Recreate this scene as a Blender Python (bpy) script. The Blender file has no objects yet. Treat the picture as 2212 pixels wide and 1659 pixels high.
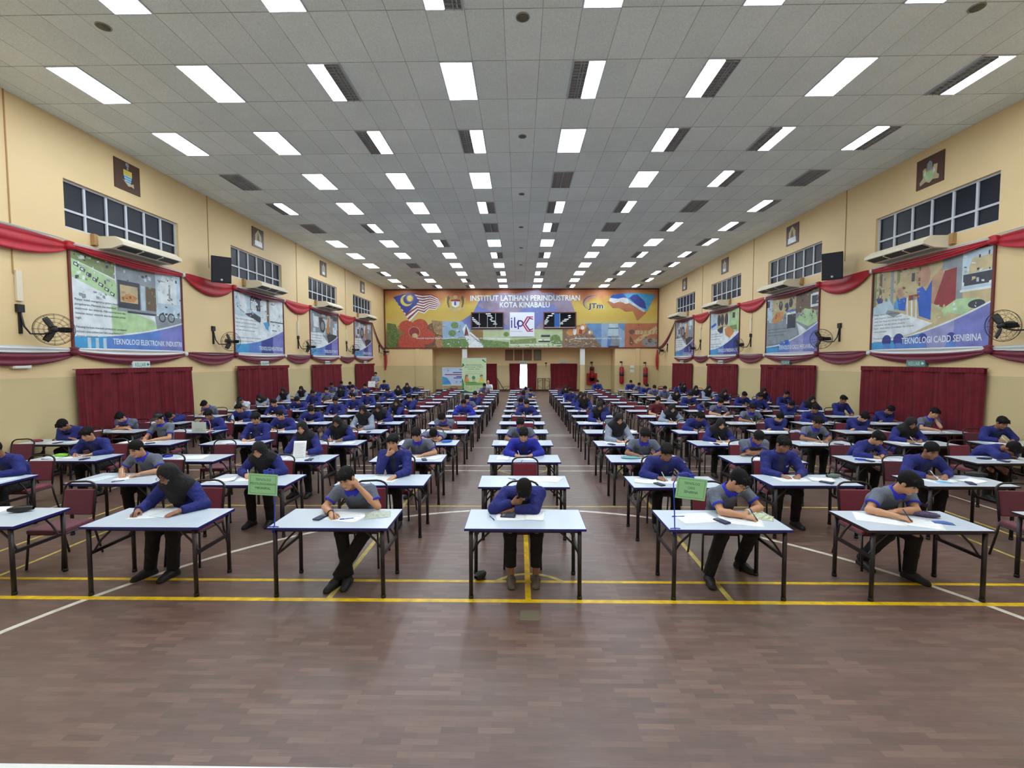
import bpy, bmesh, math, random
import numpy as np
from mathutils import Vector, Matrix

PI = math.pi
rnd = random.Random(7)
C = bpy.context.scene.collection
sc = bpy.context.scene

# ------------------------------------------------------------------ camera, world, exposure
F_PX, PITCH, YAW, ROLL = 984.5, -0.0507, 0.0163, -0.0014
def make_camera():
    cd = bpy.data.cameras.new('camera')
    cd.sensor_fit = 'HORIZONTAL'
    cd.sensor_width = 36.0
    cd.lens = 36.0 * F_PX / 2212.0
    cd.clip_end = 200
    co = bpy.data.objects.new('camera', cd)
    C.objects.link(co)
    fwd = Vector((-math.sin(YAW), math.cos(YAW), 0)); right = Vector((math.cos(YAW), math.sin(YAW), 0)); up = Vector((0, 0, 1))
    f2 = math.cos(PITCH) * fwd + math.sin(PITCH) * up
    u2 = -math.sin(PITCH) * fwd + math.cos(PITCH) * up
    r3 = math.cos(ROLL) * right + math.sin(ROLL) * u2
    u3 = -math.sin(ROLL) * right + math.cos(ROLL) * u2
    m = Matrix((r3, u3, -f2)).transposed().to_4x4()
    m.translation = Vector((-0.057, 0.0, 2.4012))
    co.matrix_world = m
    sc.camera = co
make_camera()

w = bpy.data.worlds.new('world'); sc.world = w; w.use_nodes = True
bg = w.node_tree.nodes['Background']
bg.inputs[0].default_value = (0.82, 0.9, 1.0, 1)
bg.inputs[1].default_value = 9.0
sc.view_settings.view_transform = 'Standard'
sc.view_settings.look = 'None'
sc.view_settings.gamma = 1
sc.view_settings.use_curve_mapping = False
sc.view_settings.exposure = 0.0
LAMP = 20.5          # strength of a lit tube panel in the ceiling

# ------------------------------------------------------------------ hall dimensions (metres)
XL, XR, YB, HC = -10.387, 10.472, 34.76, 7.852
YF = -3.0
DADO = 2.05
TILE = 0.61
TY0 = 7.3445
TX0 = 0.005

# ------------------------------------------------------------------ materials
def srgb(r, g, b):
    def f(c):
        c /= 255.0
        return c / 12.92 if c <= 0.04045 else ((c + 0.055) / 1.055) ** 2.4
    return (f(r), f(g), f(b), 1)

MATS = {}
def mat(name, col, rough=0.6, metal=0.0, emit=None, estr=0.0, noise=0.0, nscale=20.0, bump=0.0, bscale=60.0, spec=0.5, sheen=0.0):
    if name in MATS: return MATS[name]
    m = bpy.data.materials.new(name); m.use_nodes = True
    nt = m.node_tree; b = nt.nodes['Principled BSDF']
    c = srgb(*col)
    b.inputs['Base Color'].default_value = c
    b.inputs['Roughness'].default_value = rough
    b.inputs['Metallic'].default_value = metal
    b.inputs['Specular IOR Level'].default_value = spec
    if sheen: b.inputs['Sheen Weight'].default_value = sheen
    if noise or bump:
        tc = nt.nodes.new('ShaderNodeTexCoord')
        n = nt.nodes.new('ShaderNodeTexNoise'); n.inputs['Scale'].default_value = nscale; n.inputs['Detail'].default_value = 4
        nt.links.new(tc.outputs['Object'], n.inputs['Vector'])
        if noise:
            r = nt.nodes.new('ShaderNodeValToRGB')
            r.color_ramp.elements[0].position = 0.3; r.color_ramp.elements[1].position = 0.7
            lo = [max(0, x * (1 - noise)) for x in c[:3]] + [1]; hi = [min(1, x * (1 + noise)) for x in c[:3]] + [1]
            r.color_ramp.elements[0].color = lo; r.color_ramp.elements[1].color = hi
            nt.links.new(n.outputs['Fac'], r.inputs['Fac']); nt.links.new(r.outputs['Color'], b.inputs['Base Color'])
        if bump:
            n2 = nt.nodes.new('ShaderNodeTexNoise'); n2.inputs['Scale'].default_value = bscale; n2.inputs['Detail'].default_value = 3
            nt.links.new(tc.outputs['Object'], n2.inputs['Vector'])
            bp = nt.nodes.new('ShaderNodeBump'); bp.inputs['Strength'].default_value = bump; bp.inputs['Distance'].default_value = 0.01 if bscale > 30 else 0.05
            nt.links.new(n2.outputs['Fac'], bp.inputs['Height']); nt.links.new(bp.outputs['Normal'], b.inputs['Normal'])
    if emit:
        b.inputs['Emission Color'].default_value = srgb(*emit)
        b.inputs['Emission Strength'].default_value = estr
    MATS[name] = m
    return m

def lin(nt, op, a, b_=None, clamp=False):
    n = nt.nodes.new('ShaderNodeMath'); n.operation = op; n.use_clamp = clamp
    for i, v in enumerate((a, b_)):
        if v is None: continue
        if isinstance(v, (int, float)): n.inputs[i].default_value = v
        else: nt.links.new(v, n.inputs[i])
    return n.outputs[0]

def floor_material():
    m = bpy.data.materials.new('parquet_floor'); m.use_nodes = True
    nt = m.node_tree; b = nt.nodes['Principled BSDF']
    tc = nt.nodes.new('ShaderNodeTexCoord')
    mp = nt.nodes.new('ShaderNodeMapping'); nt.links.new(tc.outputs['Object'], mp.inputs[0])
    br = nt.nodes.new('ShaderNodeTexBrick')
    br.offset = 0.37; br.squash = 1.0
    br.inputs['Scale'].default_value = 1.0
    br.inputs['Brick Width'].default_value = 0.24
    br.inputs['Row Height'].default_value = 0.047
    br.inputs['Mortar Size'].default_value = 0.0012
    br.inputs['Mortar Smooth'].default_value = 0.3
    br.inputs['Bias'].default_value = 0.0
    br.inputs['Color1'].default_value = (0, 0, 0, 1); br.inputs['Color2'].default_value = (1, 1, 1, 1)
    br.inputs['Mortar'].default_value = (0.0, 0.0, 0.0, 1)
    nt.links.new(mp.outputs[0], br.inputs['Vector'])
    rp = nt.nodes.new('ShaderNodeValToRGB')
    e = rp.color_ramp.elements
    e[0].position = 0.0; e[0].color = srgb(88, 64, 54)
    e[1].position = 1.0; e[1].color = srgb(122, 93, 80)
    for p, c in ((0.25, (98, 68, 59)), (0.5, (104, 74, 65)), (0.75, (110, 81, 71))):
        x = e.new(p); x.color = srgb(*c)
    nt.links.new(br.outputs['Color'], rp.inputs['Fac'])
    # large worn, greyer patches
    n1 = nt.nodes.new('ShaderNodeTexNoise'); n1.inputs['Scale'].default_value = 0.55; n1.inputs['Detail'].default_value = 6; n1.inputs['Roughness'].default_value = 0.6
    nt.links.new(tc.outputs['Object'], n1.inputs['Vector'])
    r1 = nt.nodes.new('ShaderNodeValToRGB'); r1.color_ramp.elements[0].position = 0.42; r1.color_ramp.elements[1].position = 0.72
    nt.links.new(n1.outputs['Fac'], r1.inputs['Fac'])
    mx = nt.nodes.new('ShaderNodeMix'); mx.data_type = 'RGBA'
    f1 = lin(nt, 'MULTIPLY_ADD', r1.outputs['Color'], 0.5); f1.node.inputs[2].default_value = 0.22
    nt.links.new(f1, mx.inputs['Factor']); nt.links.new(rp.outputs['Color'], mx.inputs['A']); mx.inputs['B'].default_value = srgb(110, 99, 91)
    # fine wood grain along the strips
    mp2 = nt.nodes.new('ShaderNodeMapping'); mp2.inputs['Scale'].default_value = (6, 90, 1); nt.links.new(tc.outputs['Object'], mp2.inputs[0])
    n2 = nt.nodes.new('ShaderNodeTexNoise'); n2.inputs['Scale'].default_value = 1.0; n2.inputs['Detail'].default_value = 5
    nt.links.new(mp2.outputs[0], n2.inputs['Vector'])
    g = lin(nt, 'MULTIPLY_ADD', n2.outputs['Fac'], 0.5); g.node.inputs[2].default_value = 0.75
    mm = nt.nodes.new('ShaderNodeMix'); mm.data_type = 'RGBA'; mm.blend_type = 'MULTIPLY'; mm.inputs['Factor'].default_value = 1
    nt.links.new(mx.outputs['Result'], mm.inputs['A']); nt.links.new(g, mm.inputs['B'])
    nt.links.new(mm.outputs['Result'], b.inputs['Base Color'])
    # gloss: polished lacquer, scuffed in places
    n3 = nt.nodes.new('ShaderNodeTexNoise'); n3.inputs['Scale'].default_value = 1.3; n3.inputs['Detail'].default_value = 2
    nt.links.new(tc.outputs['Object'], n3.inputs['Vector'])
    ro = lin(nt, 'MULTIPLY_ADD', n3.outputs['Fac'], 0.10); ro.node.inputs[2].default_value = 0.285
    nt.links.new(ro, b.inputs['Roughness'])
    bp = nt.nodes.new('ShaderNodeBump'); bp.inputs['Strength'].default_value = 0.25; bp.inputs['Distance'].default_value = 0.002
    hh = lin(nt, 'MULTIPLY_ADD', br.outputs['Color'], 0.4); nt.links.new(n2.outputs['Fac'], hh.node.inputs[2])
    nt.links.new(hh, bp.inputs['Height']); nt.links.new(bp.outputs['Normal'], b.inputs['Normal'])
    MATS['floor'] = m
    return m

def ceiling_material():
    m = bpy.data.materials.new('ceiling_tiles'); m.use_nodes = True
    nt = m.node_tree; b = nt.nodes['Principled BSDF']
    tc = nt.nodes.new('ShaderNodeTexCoord')
    sx = nt.nodes.new('ShaderNodeSeparateXYZ'); nt.links.new(tc.outputs['Object'], sx.inputs[0])
    def grid(o, off, per, wd):
        a = lin(nt, 'DIVIDE', lin(nt, 'SUBTRACT', o, off), per)
        fr = lin(nt, 'FRACT', a)
        d = lin(nt, 'ABSOLUTE', lin(nt, 'SUBTRACT', fr, 0.5))
        return lin(nt, 'GREATER_THAN', d, 0.5 - wd / per)
    gx = grid(sx.outputs[0], TX0 - 14.5 * TILE, TILE, 0.006)
    gy = grid(sx.outputs[1], TY0, 2 * TILE, 0.009)
    g = lin(nt, 'MAXIMUM', gx, gy)
    br = nt.nodes.new('ShaderNodeTexBrick'); br.offset = 0.0
    br.inputs['Scale'].default_value = 1; br.inputs['Brick Width'].default_value = TILE; br.inputs['Row Height'].default_value = 2 * TILE; br.inputs['Mortar Size'].default_value = 0
    br.inputs['Color1'].default_value = srgb(224, 234, 236); br.inputs['Color2'].default_value = srgb(234, 243, 245)
    mp = nt.nodes.new('ShaderNodeMapping'); mp.inputs['Location'].default_value = (-(TX0 - 14.5 * TILE) + 61, -TY0 + 122, 0)
    nt.links.new(tc.outputs['Object'], mp.inputs[0]); nt.links.new(mp.outputs[0], br.inputs['Vector'])
    n = nt.nodes.new('ShaderNodeTexNoise'); n.inputs['Scale'].default_value = 45; n.inputs['Detail'].default_value = 3
    nt.links.new(tc.outputs['Object'], n.inputs['Vector'])
    n4 = nt.nodes.new('ShaderNodeTexNoise'); n4.inputs['Scale'].default_value = 0.8; n4.inputs['Detail'].default_value = 5
    nt.links.new(tc.outputs['Object'], n4.inputs['Vector'])
    sp = lin(nt, 'MULTIPLY_ADD', n.outputs['Fac'], 0.45); sp.node.inputs[2].default_value = 0.76
    sp2 = lin(nt, 'MULTIPLY', sp, lin(nt, 'MULTIPLY_ADD', n4.outputs['Fac'], 0.2))
    sp2.node.inputs[1].links[0].from_node.inputs[2].default_value = 0.9
    mm = nt.nodes.new('ShaderNodeMix'); mm.data_type = 'RGBA'; mm.blend_type = 'MULTIPLY'; mm.inputs['Factor'].default_value = 1
    nt.links.new(br.outputs['Color'], mm.inputs['A']); nt.links.new(sp2, mm.inputs['B'])
    mx = nt.nodes.new('ShaderNodeMix'); mx.data_type = 'RGBA'
    # joints are grubby and broken, not ruled lines
    n5 = nt.nodes.new('ShaderNodeTexNoise'); n5.inputs['Scale'].default_value = 2.2; n5.inputs['Detail'].default_value = 6
    nt.links.new(tc.outputs['Object'], n5.inputs['Vector'])
    gf = lin(nt, 'MULTIPLY', g, lin(nt, 'MULTIPLY', n5.outputs['Fac'], 1.0, True))
    nt.links.new(gf, mx.inputs['Factor']); nt.links.new(mm.outputs['Result'], mx.inputs['A']); mx.inputs['B'].default_value = srgb(86, 82, 74)
    nt.links.new(mx.outputs['Result'], b.inputs['Base Color'])
    b.inputs['Roughness'].default_value = 0.9
    MATS['ceiling'] = m
    return m

def wall_paint(name, col, var):
    m = bpy.data.materials.new(name); m.use_nodes = True
    nt = m.node_tree; b = nt.nodes['Principled BSDF']
    tc = nt.nodes.new('ShaderNodeTexCoord')
    n = nt.nodes.new('ShaderNodeTexNoise'); n.inputs['Scale'].default_value = 0.7; n.inputs['Detail'].default_value = 6
    nt.links.new(tc.outputs['Object'], n.inputs['Vector'])
    c = srgb(*col)
    r = nt.nodes.new('ShaderNodeValToRGB'); r.color_ramp.elements[0].position = 0.3; r.color_ramp.elements[1].position = 0.75
    r.color_ramp.elements[0].color = [x * (1 - var) for x in c[:3]] + [1]; r.color_ramp.elements[1].color = c
    nt.links.new(n.outputs['Fac'], r.inputs['Fac']); nt.links.new(r.outputs['Color'], b.inputs['Base Color'])
    n2 = nt.nodes.new('ShaderNodeTexNoise'); n2.inputs['Scale'].default_value = 40; nt.links.new(tc.outputs['Object'], n2.inputs['Vector'])
    bp = nt.nodes.new('ShaderNodeBump'); bp.inputs['Strength'].default_value = 0.12; bp.inputs['Distance'].default_value = 0.01
    nt.links.new(n2.outputs['Fac'], bp.inputs['Height']); nt.links.new(bp.outputs['Normal'], b.inputs['Normal'])
    b.inputs['Roughness'].default_value = 0.55
    MATS[name] = m
    return m

# ------------------------------------------------------------------ object helpers
def tag(o, label=None, cat=None, group=None, kind=None):
    if label: o['label'] = label
    if cat: o['category'] = cat
    if group: o['group'] = group
    if kind: o['kind'] = kind
    return o

def thing(name, label, cat, loc=(0, 0, 0), rz=0.0, group=None):
    o = bpy.data.objects.new(name, None); C.objects.link(o)
    o.empty_display_size = 0.1
    o.location = loc; o.rotation_euler = (0, 0, rz)
    return tag(o, label, cat, group)

class MB:
    """collects shapes into one mesh; every face remembers its material slot"""
    def __init__(s):
        s.bm = bmesh.new(); s.mats = []
    def slot(s, m):
        if m not in s.mats: s.mats.append(m)
        return s.mats.index(m)
    def _fin(s, faces, m, smooth=False):
        i = s.slot(m)
        for f in faces:
            f.material_index = i; f.smooth = smooth
    def box(s, m, c, d, rot=None, bevel=0.0):
        r = bmesh.ops.create_cube(s.bm, size=1)
        vs = r['verts']
        bmesh.ops.scale(s.bm, vec=d, verts=vs)
        fs = set(f for v in vs for f in v.link_faces)
        if bevel:
            es = list(set(e for v in vs for e in v.link_edges))
            rr = bmesh.ops.bevel(s.bm, geom=es, offset=bevel, segments=2, affect='EDGES', profile=0.5)
            fs = set(f for f in rr['faces']) | set(f for f in fs if f.is_valid)
            vs = list(set(v for f in fs for v in f.verts))
        if rot is not None: bmesh.ops.transform(s.bm, matrix=rot, verts=vs)
        bmesh.ops.translate(s.bm, vec=c, verts=vs)
        s._fin(fs, m)
        return s
    def tube(s, m, pts, r, seg=8, closed=False, r2=None):
        pts = [Vector(p) for p in pts]; n = len(pts)
        rings = []; prev = None
        for i, p in enumerate(pts):
            a = pts[(i - 1) % n] if (closed or i > 0) else p
            b = pts[(i + 1) % n] if (closed or i < n - 1) else p
            t = (b - a)
            if t.length < 1e-9: t = Vector((0, 0, 1))
            t.normalize()
            if prev is None:
                up = Vector((0, 0, 1)) if abs(t.z) < 0.9 else Vector((1, 0, 0))
                x = t.cross(up).normalized()
            else:
                x = (prev - t * prev.dot(t))
                x = x.normalized() if x.length > 1e-6 else t.orthogonal().normalized()
            prev = x; y = t.cross(x)
            rad = r if r2 is None else r + (r2 - r) * i / max(1, n - 1)
            rings.append([s.bm.verts.new(p + (x * math.cos(2 * PI * k / seg) + y * math.sin(2 * PI * k / seg)) * rad) for k in range(seg)])
        fs = []
        for i in range(n if closed else n - 1):
            A, B = rings[i], rings[(i + 1) % n]
            for k in range(seg):
                fs.append(s.bm.faces.new((A[k], A[(k + 1) % seg], B[(k + 1) % seg], B[k])))
        if not closed:
            fs.append(s.bm.faces.new(list(reversed(rings[0])))); fs.append(s.bm.faces.new(rings[-1]))
        s._fin(fs, m, seg > 6)
        return s
    def lathe(s, m, prof, c=(0, 0, 0), seg=16, axis='Z'):
        c = Vector(c); rings = []
        for r, h in prof:
            ring = []
            for k in range(seg):
                a = 2 * PI * k / seg
                v = Vector((r * math.cos(a), r * math.sin(a), h))
                if axis == 'Y': v = Vector((v.x, v.z, v.y))
                if axis == 'X': v = Vector((v.z, v.x, v.y))
                ring.append(s.bm.verts.new(c + v))
            rings.append(ring)
        fs = []
        for A, B in zip(rings, rings[1:]):
            for k in range(seg):
                fs.append(s.bm.faces.new((A[k], A[(k + 1) % seg], B[(k + 1) % seg], B[k])))
        fs.append(s.bm.faces.new(list(reversed(rings[0])))); fs.append(s.bm.faces.new(rings[-1]))
        s._fin(fs, m, True)
        return s
    def prism(s, m, poly, z0, z1, frame=None):
        """poly: 2D outline in the (u, v) plane of frame, extruded between w = z0 and w = z1"""
        fr = frame or Matrix.Identity(4)
        lo = [s.bm.verts.new(fr @ Vector((p[0], p[1], z0))) for p in poly]
        hi = [s.bm.verts.new(fr @ Vector((p[0], p[1], z1))) for p in poly]
        n = len(poly); fs = [s.bm.faces.new(hi), s.bm.faces.new(list(reversed(lo)))]
        for i in range(n):
            fs.append(s.bm.faces.new((lo[i], lo[(i + 1) % n], hi[(i + 1) % n], hi[i])))
        s._fin(fs, m)
        return s
    def grid(s, m, P, smooth=True, thick=0.0):
        """P[i][j] points -> sheet"""
        V = [[s.bm.verts.new(p) for p in row] for row in P]
        fs = []
        if thick:                       # a closed slab: second skin below, joined along the rim
            n, m_ = len(P), len(P[0])
            nv = []
            for i in range(n):
                row = []
                for j in range(m_):
                    a = Vector(P[min(i + 1, n - 1)][j]) - Vector(P[max(i - 1, 0)][j]); c = Vector(P[i][min(j + 1, m_ - 1)]) - Vector(P[i][max(j - 1, 0)])
                    nn = a.cross(c)
                    nn = nn.normalized() if nn.length > 1e-9 else Vector((0, 0, 1))
                    row.append(s.bm.verts.new(Vector(P[i][j]) - nn * thick))
                nv.append(row)
            for i in range(n - 1):
                for j in range(m_ - 1): fs.append(s.bm.faces.new((nv[i][j], nv[i][j + 1], nv[i + 1][j + 1], nv[i + 1][j])))
            rim = [(i, 0) for i in range(n)] + [(n - 1, j) for j in range(1, m_)] + [(i, m_ - 1) for i in range(n - 2, -1, -1)] + [(0, j) for j in range(m_ - 2, 0, -1)]
            for (a, b_), (c, d) in zip(rim, rim[1:] + rim[:1]): fs.append(s.bm.faces.new((V[a][b_], nv[a][b_], nv[c][d], V[c][d])))
        for i in range(len(V) - 1):
            for j in range(len(V[0]) - 1):
                fs.append(s.bm.faces.new((V[i][j], V[i + 1][j], V[i + 1][j + 1], V[i][j + 1])))
        s._fin(fs, m, smooth)
        return s
    def text(s, m, body, fr, size, z, align='LEFT', fit=None, fith=None, bold=0.0):
        """flat lettering laid in the (u, v) plane of frame fr at height z"""
        cu = bpy.data.curves.new('t', 'FONT'); cu.body = body; cu.size = size; cu.align_x = align
        cu.resolution_u = 2; cu.offset = bold * size
        o = bpy.data.objects.new('t', cu); C.objects.link(o)
        dg = bpy.context.evaluated_depsgraph_get(); me = bpy.data.meshes.new_from_object(o.evaluated_get(dg))
        bpy.data.objects.remove(o); bpy.data.curves.remove(cu)
        if len(me.vertices):
            xs = [v.co.x for v in me.vertices]; ys = [v.co.y for v in me.vertices]
            x0, x1, y0, y1 = min(xs), max(xs), min(ys), max(ys)
            k = fit / (x1 - x0) if fit else 1.0
            ky = fith / (y1 - y0) if fith else k
            for v in me.vertices:
                v.co = fr @ Vector((v.co.x * k, v.co.y * ky, z))
            n0 = len(s.bm.faces)
            s.bm.from_mesh(me); s.bm.faces.ensure_lookup_table()
            s._fin(s.bm.faces[n0:], m)
        bpy.data.meshes.remove(me)
        return s
    def mesh(s, name='mesh'):
        me = bpy.data.meshes.new(name)
        bmesh.ops.recalc_face_normals(s.bm, faces=s.bm.faces)
        s.bm.to_mesh(me); s.bm.free()
        for m in s.mats: me.materials.append(m)
        return me
    def build(s, name, parent=None, loc=(0, 0, 0), label=None):
        o = bpy.data.objects.new(name, s.mesh(name)); C.objects.link(o)
        o.location = loc
        if parent: o.parent = parent
        if label: o['label'] = label
        return o

def link(name, me, parent=None, loc=(0, 0, 0), rz=0.0):
    o = bpy.data.objects.new(name, me); C.objects.link(o); o.location = loc; o.rotation_euler = (0, 0, rz)
    if parent: o.parent = parent
    return o

def dup(root, loc=None, rz=None, label=None, group=None, scale=None):
    r = root.copy(); C.objects.link(r)
    if loc is not None: r.location = loc
    if rz is not None: r.rotation_euler = (0, 0, rz)
    if scale is not None: r.scale = scale
    if label: r['label'] = label
    if group: r['group'] = group
    for ch in list(root.children):
        c = ch.copy(); C.objects.link(c); c.parent = r
        for g in ch.children:
            d = g.copy(); C.objects.link(d); d.parent = c
    return r

ORD = ['front', 'second', 'third', 'fourth', 'fifth', 'sixth', 'seventh', 'eighth', 'ninth', 'tenth', 'eleventh', 'twelfth', 'thirteenth', 'fourteenth', 'fifteenth']
COLN = {'L5': 'column along the left wall', 'L4': 'fourth column left of centre', 'L3': 'third column left of centre', 'L2': 'second column left of centre', 'L1': 'first column left of centre', 'C': 'centre column',
        'R1': 'first column right of centre', 'R2': 'second column right of centre', 'R3': 'third column right of centre', 'R4': 'fourth column right of centre', 'R5': 'column along the right wall'}
def where(c, k): return '%s row, %s' % (ORD[k], COLN[c])
# ------------------------------------------------------------------ the room
M_floor = floor_material(); M_ceil = ceiling_material()
M_wall = wall_paint('upper_wall_paint', (233, 206, 156), 0.06)
M_dado = wall_paint('lower_wall_paint', (208, 190, 142), 0.07)
M_white = mat('white_paint', (225, 228, 226), 0.5)
M_yline = mat('yellow_line_paint', (222, 182, 20), 0.35, noise=0.25, nscale=9)
M_ylinef = mat('worn_yellow_line_paint', (190, 172, 84), 0.4, noise=0.3, nscale=9)
M_wline = mat('white_line_paint', (212, 206, 190), 0.35, noise=0.2, nscale=9)
M_brown = mat('brown_wood_trim', (96, 52, 36), 0.45)
M_black = mat('black_metal', (26, 24, 27), 0.42)
M_dark = mat('black_plastic', (22, 22, 25), 0.5)
M_alu = mat('white_aluminium', (198, 204, 214), 0.4)
M_glassd = mat('dark_filmed_glass', (22, 28, 40), 0.28, spec=0.25)
M_cream = mat('cream_plastic', (226, 218, 194), 0.45)

def struct(o):
    o['kind'] = 'structure'; return o

# floor: boards plus painted court lines in the same mesh
b = MB()
b.box(M_floor, ((XL + XR) / 2, (YF + 37.2) / 2, -0.06), (XR - XL + 0.6, 37.2 - YF, 0.12))
fl = struct(b.build('floor'))
b = MB()
def strip(m, p, q, wd, z=0.0006):
    p = Vector((p[0], p[1], 0)); q = Vector((q[0], q[1], 0)); d = (q - p).normalized(); n = Vector((-d.y, d.x, 0)) * wd / 2
    b.prism(m, [(p + n)[:2], (p - n)[:2], (q - n)[:2], (q + n)[:2]], 0.0, z)
def arc(m, c, r, a0, a1, wd, z=0.0007, n=48):
    inn = []; out = []
    for i in range(n + 1):
        a = math.radians(a0 + (a1 - a0) * i / n)
        inn.append((c[0] + (r - wd / 2) * math.cos(a), c[1] + (r - wd / 2) * math.sin(a))); out.append((c[0] + (r + wd / 2) * math.cos(a), c[1] + (r + wd / 2) * math.sin(a)))
    for i in range(n):
        b.prism(m, [inn[i], out[i], out[i + 1], inn[i + 1]], 0.0, z)
strip(M_yline, (XL, 4.447), (XR, 4.447), 0.062, 0.0010)
strip(M_yline, (XL, 4.852), (XR, 4.852), 0.05, 0.0009)
strip(M_yline, (0.03, 4.45), (0.03, 10.9), 0.06, 0.0008)
for x in (-1.99, 2.06): strip(M_ylinef, (x, 4.45), (x + (0.12 if x > 0 else 0), 11.2), 0.055)
for x in (-5.9, -6.65, 5.98, 6.72): strip(M_ylinef, (x, 4.85), (x, 26), 0.045)
strip(M_ylinef, (-6.65, 7.42), (6.72, 7.42), 0.04, 0.0008)
for y in (9.86, 10.34, 12.52, 14.49, 14.74, 20.8, 27.95): strip(M_wline, (-7.76, y), (7.6, y), 0.045)
for x in (-7.76, 7.6): strip(M_wline, (x, 5.6), (x, 28), 0.045)
arc(M_wline, (0.05, 2.31), 4.96, -40, 220, 0.062, 0.0007, 96)
arc(M_ylinef, (0.05, 4.58), 0.45, 35, 145, 0.045, 0.0011)
arc(M_ylinef, (0.02, 10.1), 0.55, 180, 360, 0.045, 0.0011)
struct(b.build('floor_line_markings'))
b = MB(); b.prism(mat('worn_brass_plate', (104, 96, 76), 0.5), [(-0.05, 4.1), (0.13, 4.1), (0.13, 4.28), (-0.05, 4.28)], 0.0, 0.003)
tag(b.build('floor_socket_cover'), 'square worn metal cover plate set in the floor before the front row', 'cover plate')

# stage the photograph is taken from (its white nosing shows along the bottom edge)
b = MB(); b.box(M_white, ((XL + XR) / 2, (YF + 1.60) / 2, 0.45), (XR - XL, 1.60 - YF, 0.9))
struct(b.build('floor_stage'))

# ceiling
b = MB(); b.box(M_ceil, ((XL + XR) / 2, (YF + YB) / 2, HC + 0.06), (XR - XL + 0.6, YB - YF + 0.6, 0.12))
struct(b.build('ceiling'))

BAYL = [10.37 + 6.0 * k for k in range(4)]
BAYR = [10.36, 16.25, 22.04, 27.72]
LENR = [3.49, 3.43, 3.36, 3.30]

def side_wall(side, x, bays, lens):
    s = -1 if side == 'left' else 1
    # built as boxes around the window openings so the reveals are real
    b = MB(); t = 0.24
    xc = x + s * t / 2
    def seg(m, y0, y1, z0, z1):
        if y1 > y0 and z1 > z0: b.box(m, (xc, (y0 + y1) / 2, (z0 + z1) / 2), (t, y1 - y0, z1 - z0))
    Y1 = YB + 0.2
    seg(M_dado, YF, Y1, 0, DADO)
    seg(M_wall, YF, Y1, DADO, 5.46)
    seg(M_wall, YF, Y1, 6.56, HC)
    y = YF
    for y0, ln in zip(bays, lens):
        seg(M_wall, y, y0, 5.46, 6.56); y = y0 + ln
    seg(M_wall, y, Y1, 5.46, 6.56)
    struct(b.build('wall_' + side))
    b = MB()
    for i in range(7):
        pass
    b.box(mat('brown_skirting', (92, 60, 46), 0.5), (x - s * 0.012, (YF + Y1) / 2, 0.06), (0.024, Y1 - YF, 0.12))
    struct(b.build('baseboard_' + side))
side_wall('left', XL, BAYL, [3.48] * 4)
side_wall('right', XR, BAYR, LENR)

# wall behind the camera and the end wall with its deep recess under the gallery
b = MB(); b.box(M_wall, ((XL + XR) / 2, YF - 0.12, HC / 2), (XR - XL + 0.5, 0.24, HC)); struct(b.build('wall_front'))
RX0, RX1, YR, ZM = -6.71, 7.2, 36.2, 3.33
b = MB()
for x0, x1 in ((XL, RX0), (RX1, XR)):
    b.box(M_dado, ((x0 + x1) / 2, YB + 0.8, DADO / 2), (x1 - x0, 1.6, DADO)); b.box(M_wall, ((x0 + x1) / 2, YB + 0.8, (DADO + ZM) / 2), (x1 - x0, 1.6, ZM - DADO))
b.box(M_wall, ((XL + XR) / 2, YB + 0.8, (ZM + HC) / 2 + 0.0005), (XR - XL, 1.6, HC - ZM))
for x in (-7.85, 8.9):
    b.box(M_wall, (x, YB - 0.03, (ZM + DADO) / 2), (0.3, 0.06, ZM - DADO)); b.box(M_dado, (x, YB - 0.03, DADO / 2), (0.3, 0.06, DADO))
struct(b.build('wall_back'))
# recessed rear wall with the open doorway in the middle
b = MB()
DX0, DX1, DZ = -0.02, 0.56, 2.12
for x0, x1, z0, z1 in ((RX0, DX0, 0, DADO), (DX1, RX1, 0, DADO)):
    b.box(M_dado, ((x0 + x1) / 2, YR + 0.1, (z0 + z1) / 2), (x1 - x0, 0.2, z1 - z0))
for x0, x1, z0, z1 in ((RX0, DX0, DADO, ZM), (DX1, RX1, DADO, ZM), (DX0, DX1, DZ, ZM)):
    b.box(M_wall, ((x0 + x1) / 2, YR + 0.1, (z0 + z1) / 2), (x1 - x0, 0.2, z1 - z0))
struct(b.build('wall_recess'))
b = MB(); b.box(mat('brown_skirting', (92, 60, 46), 0.5), ((RX0 + DX0) / 2, YR - 0.012, 0.07), (DX0 - RX0, 0.024, 0.14))
b.box(MATS['brown_skirting'], ((RX1 + DX1) / 2, YR - 0.012, 0.07), (RX1 - DX1, 0.024, 0.14))
struct(b.build('baseboard_back'))
for i, x in enumerate((-4.24, 4.74)):
    b = MB(); b.box(M_white, (x, YB + 0.2, (ZM + 2.1) / 2), (0.36, 0.36, ZM - 2.1)); b.box(M_dado, (x, YB + 0.2, 1.05), (0.36, 0.36, 2.1))
    struct(b.build('pillar_%d' % (i + 1)))
# pale ground outside the open rear door
b = MB(); b.box(mat('pale_concrete', (200, 198, 190), 0.8), (0.2, 41, -0.05), (14, 9, 0.1)); struct(b.build('ground_outside'))

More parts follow.
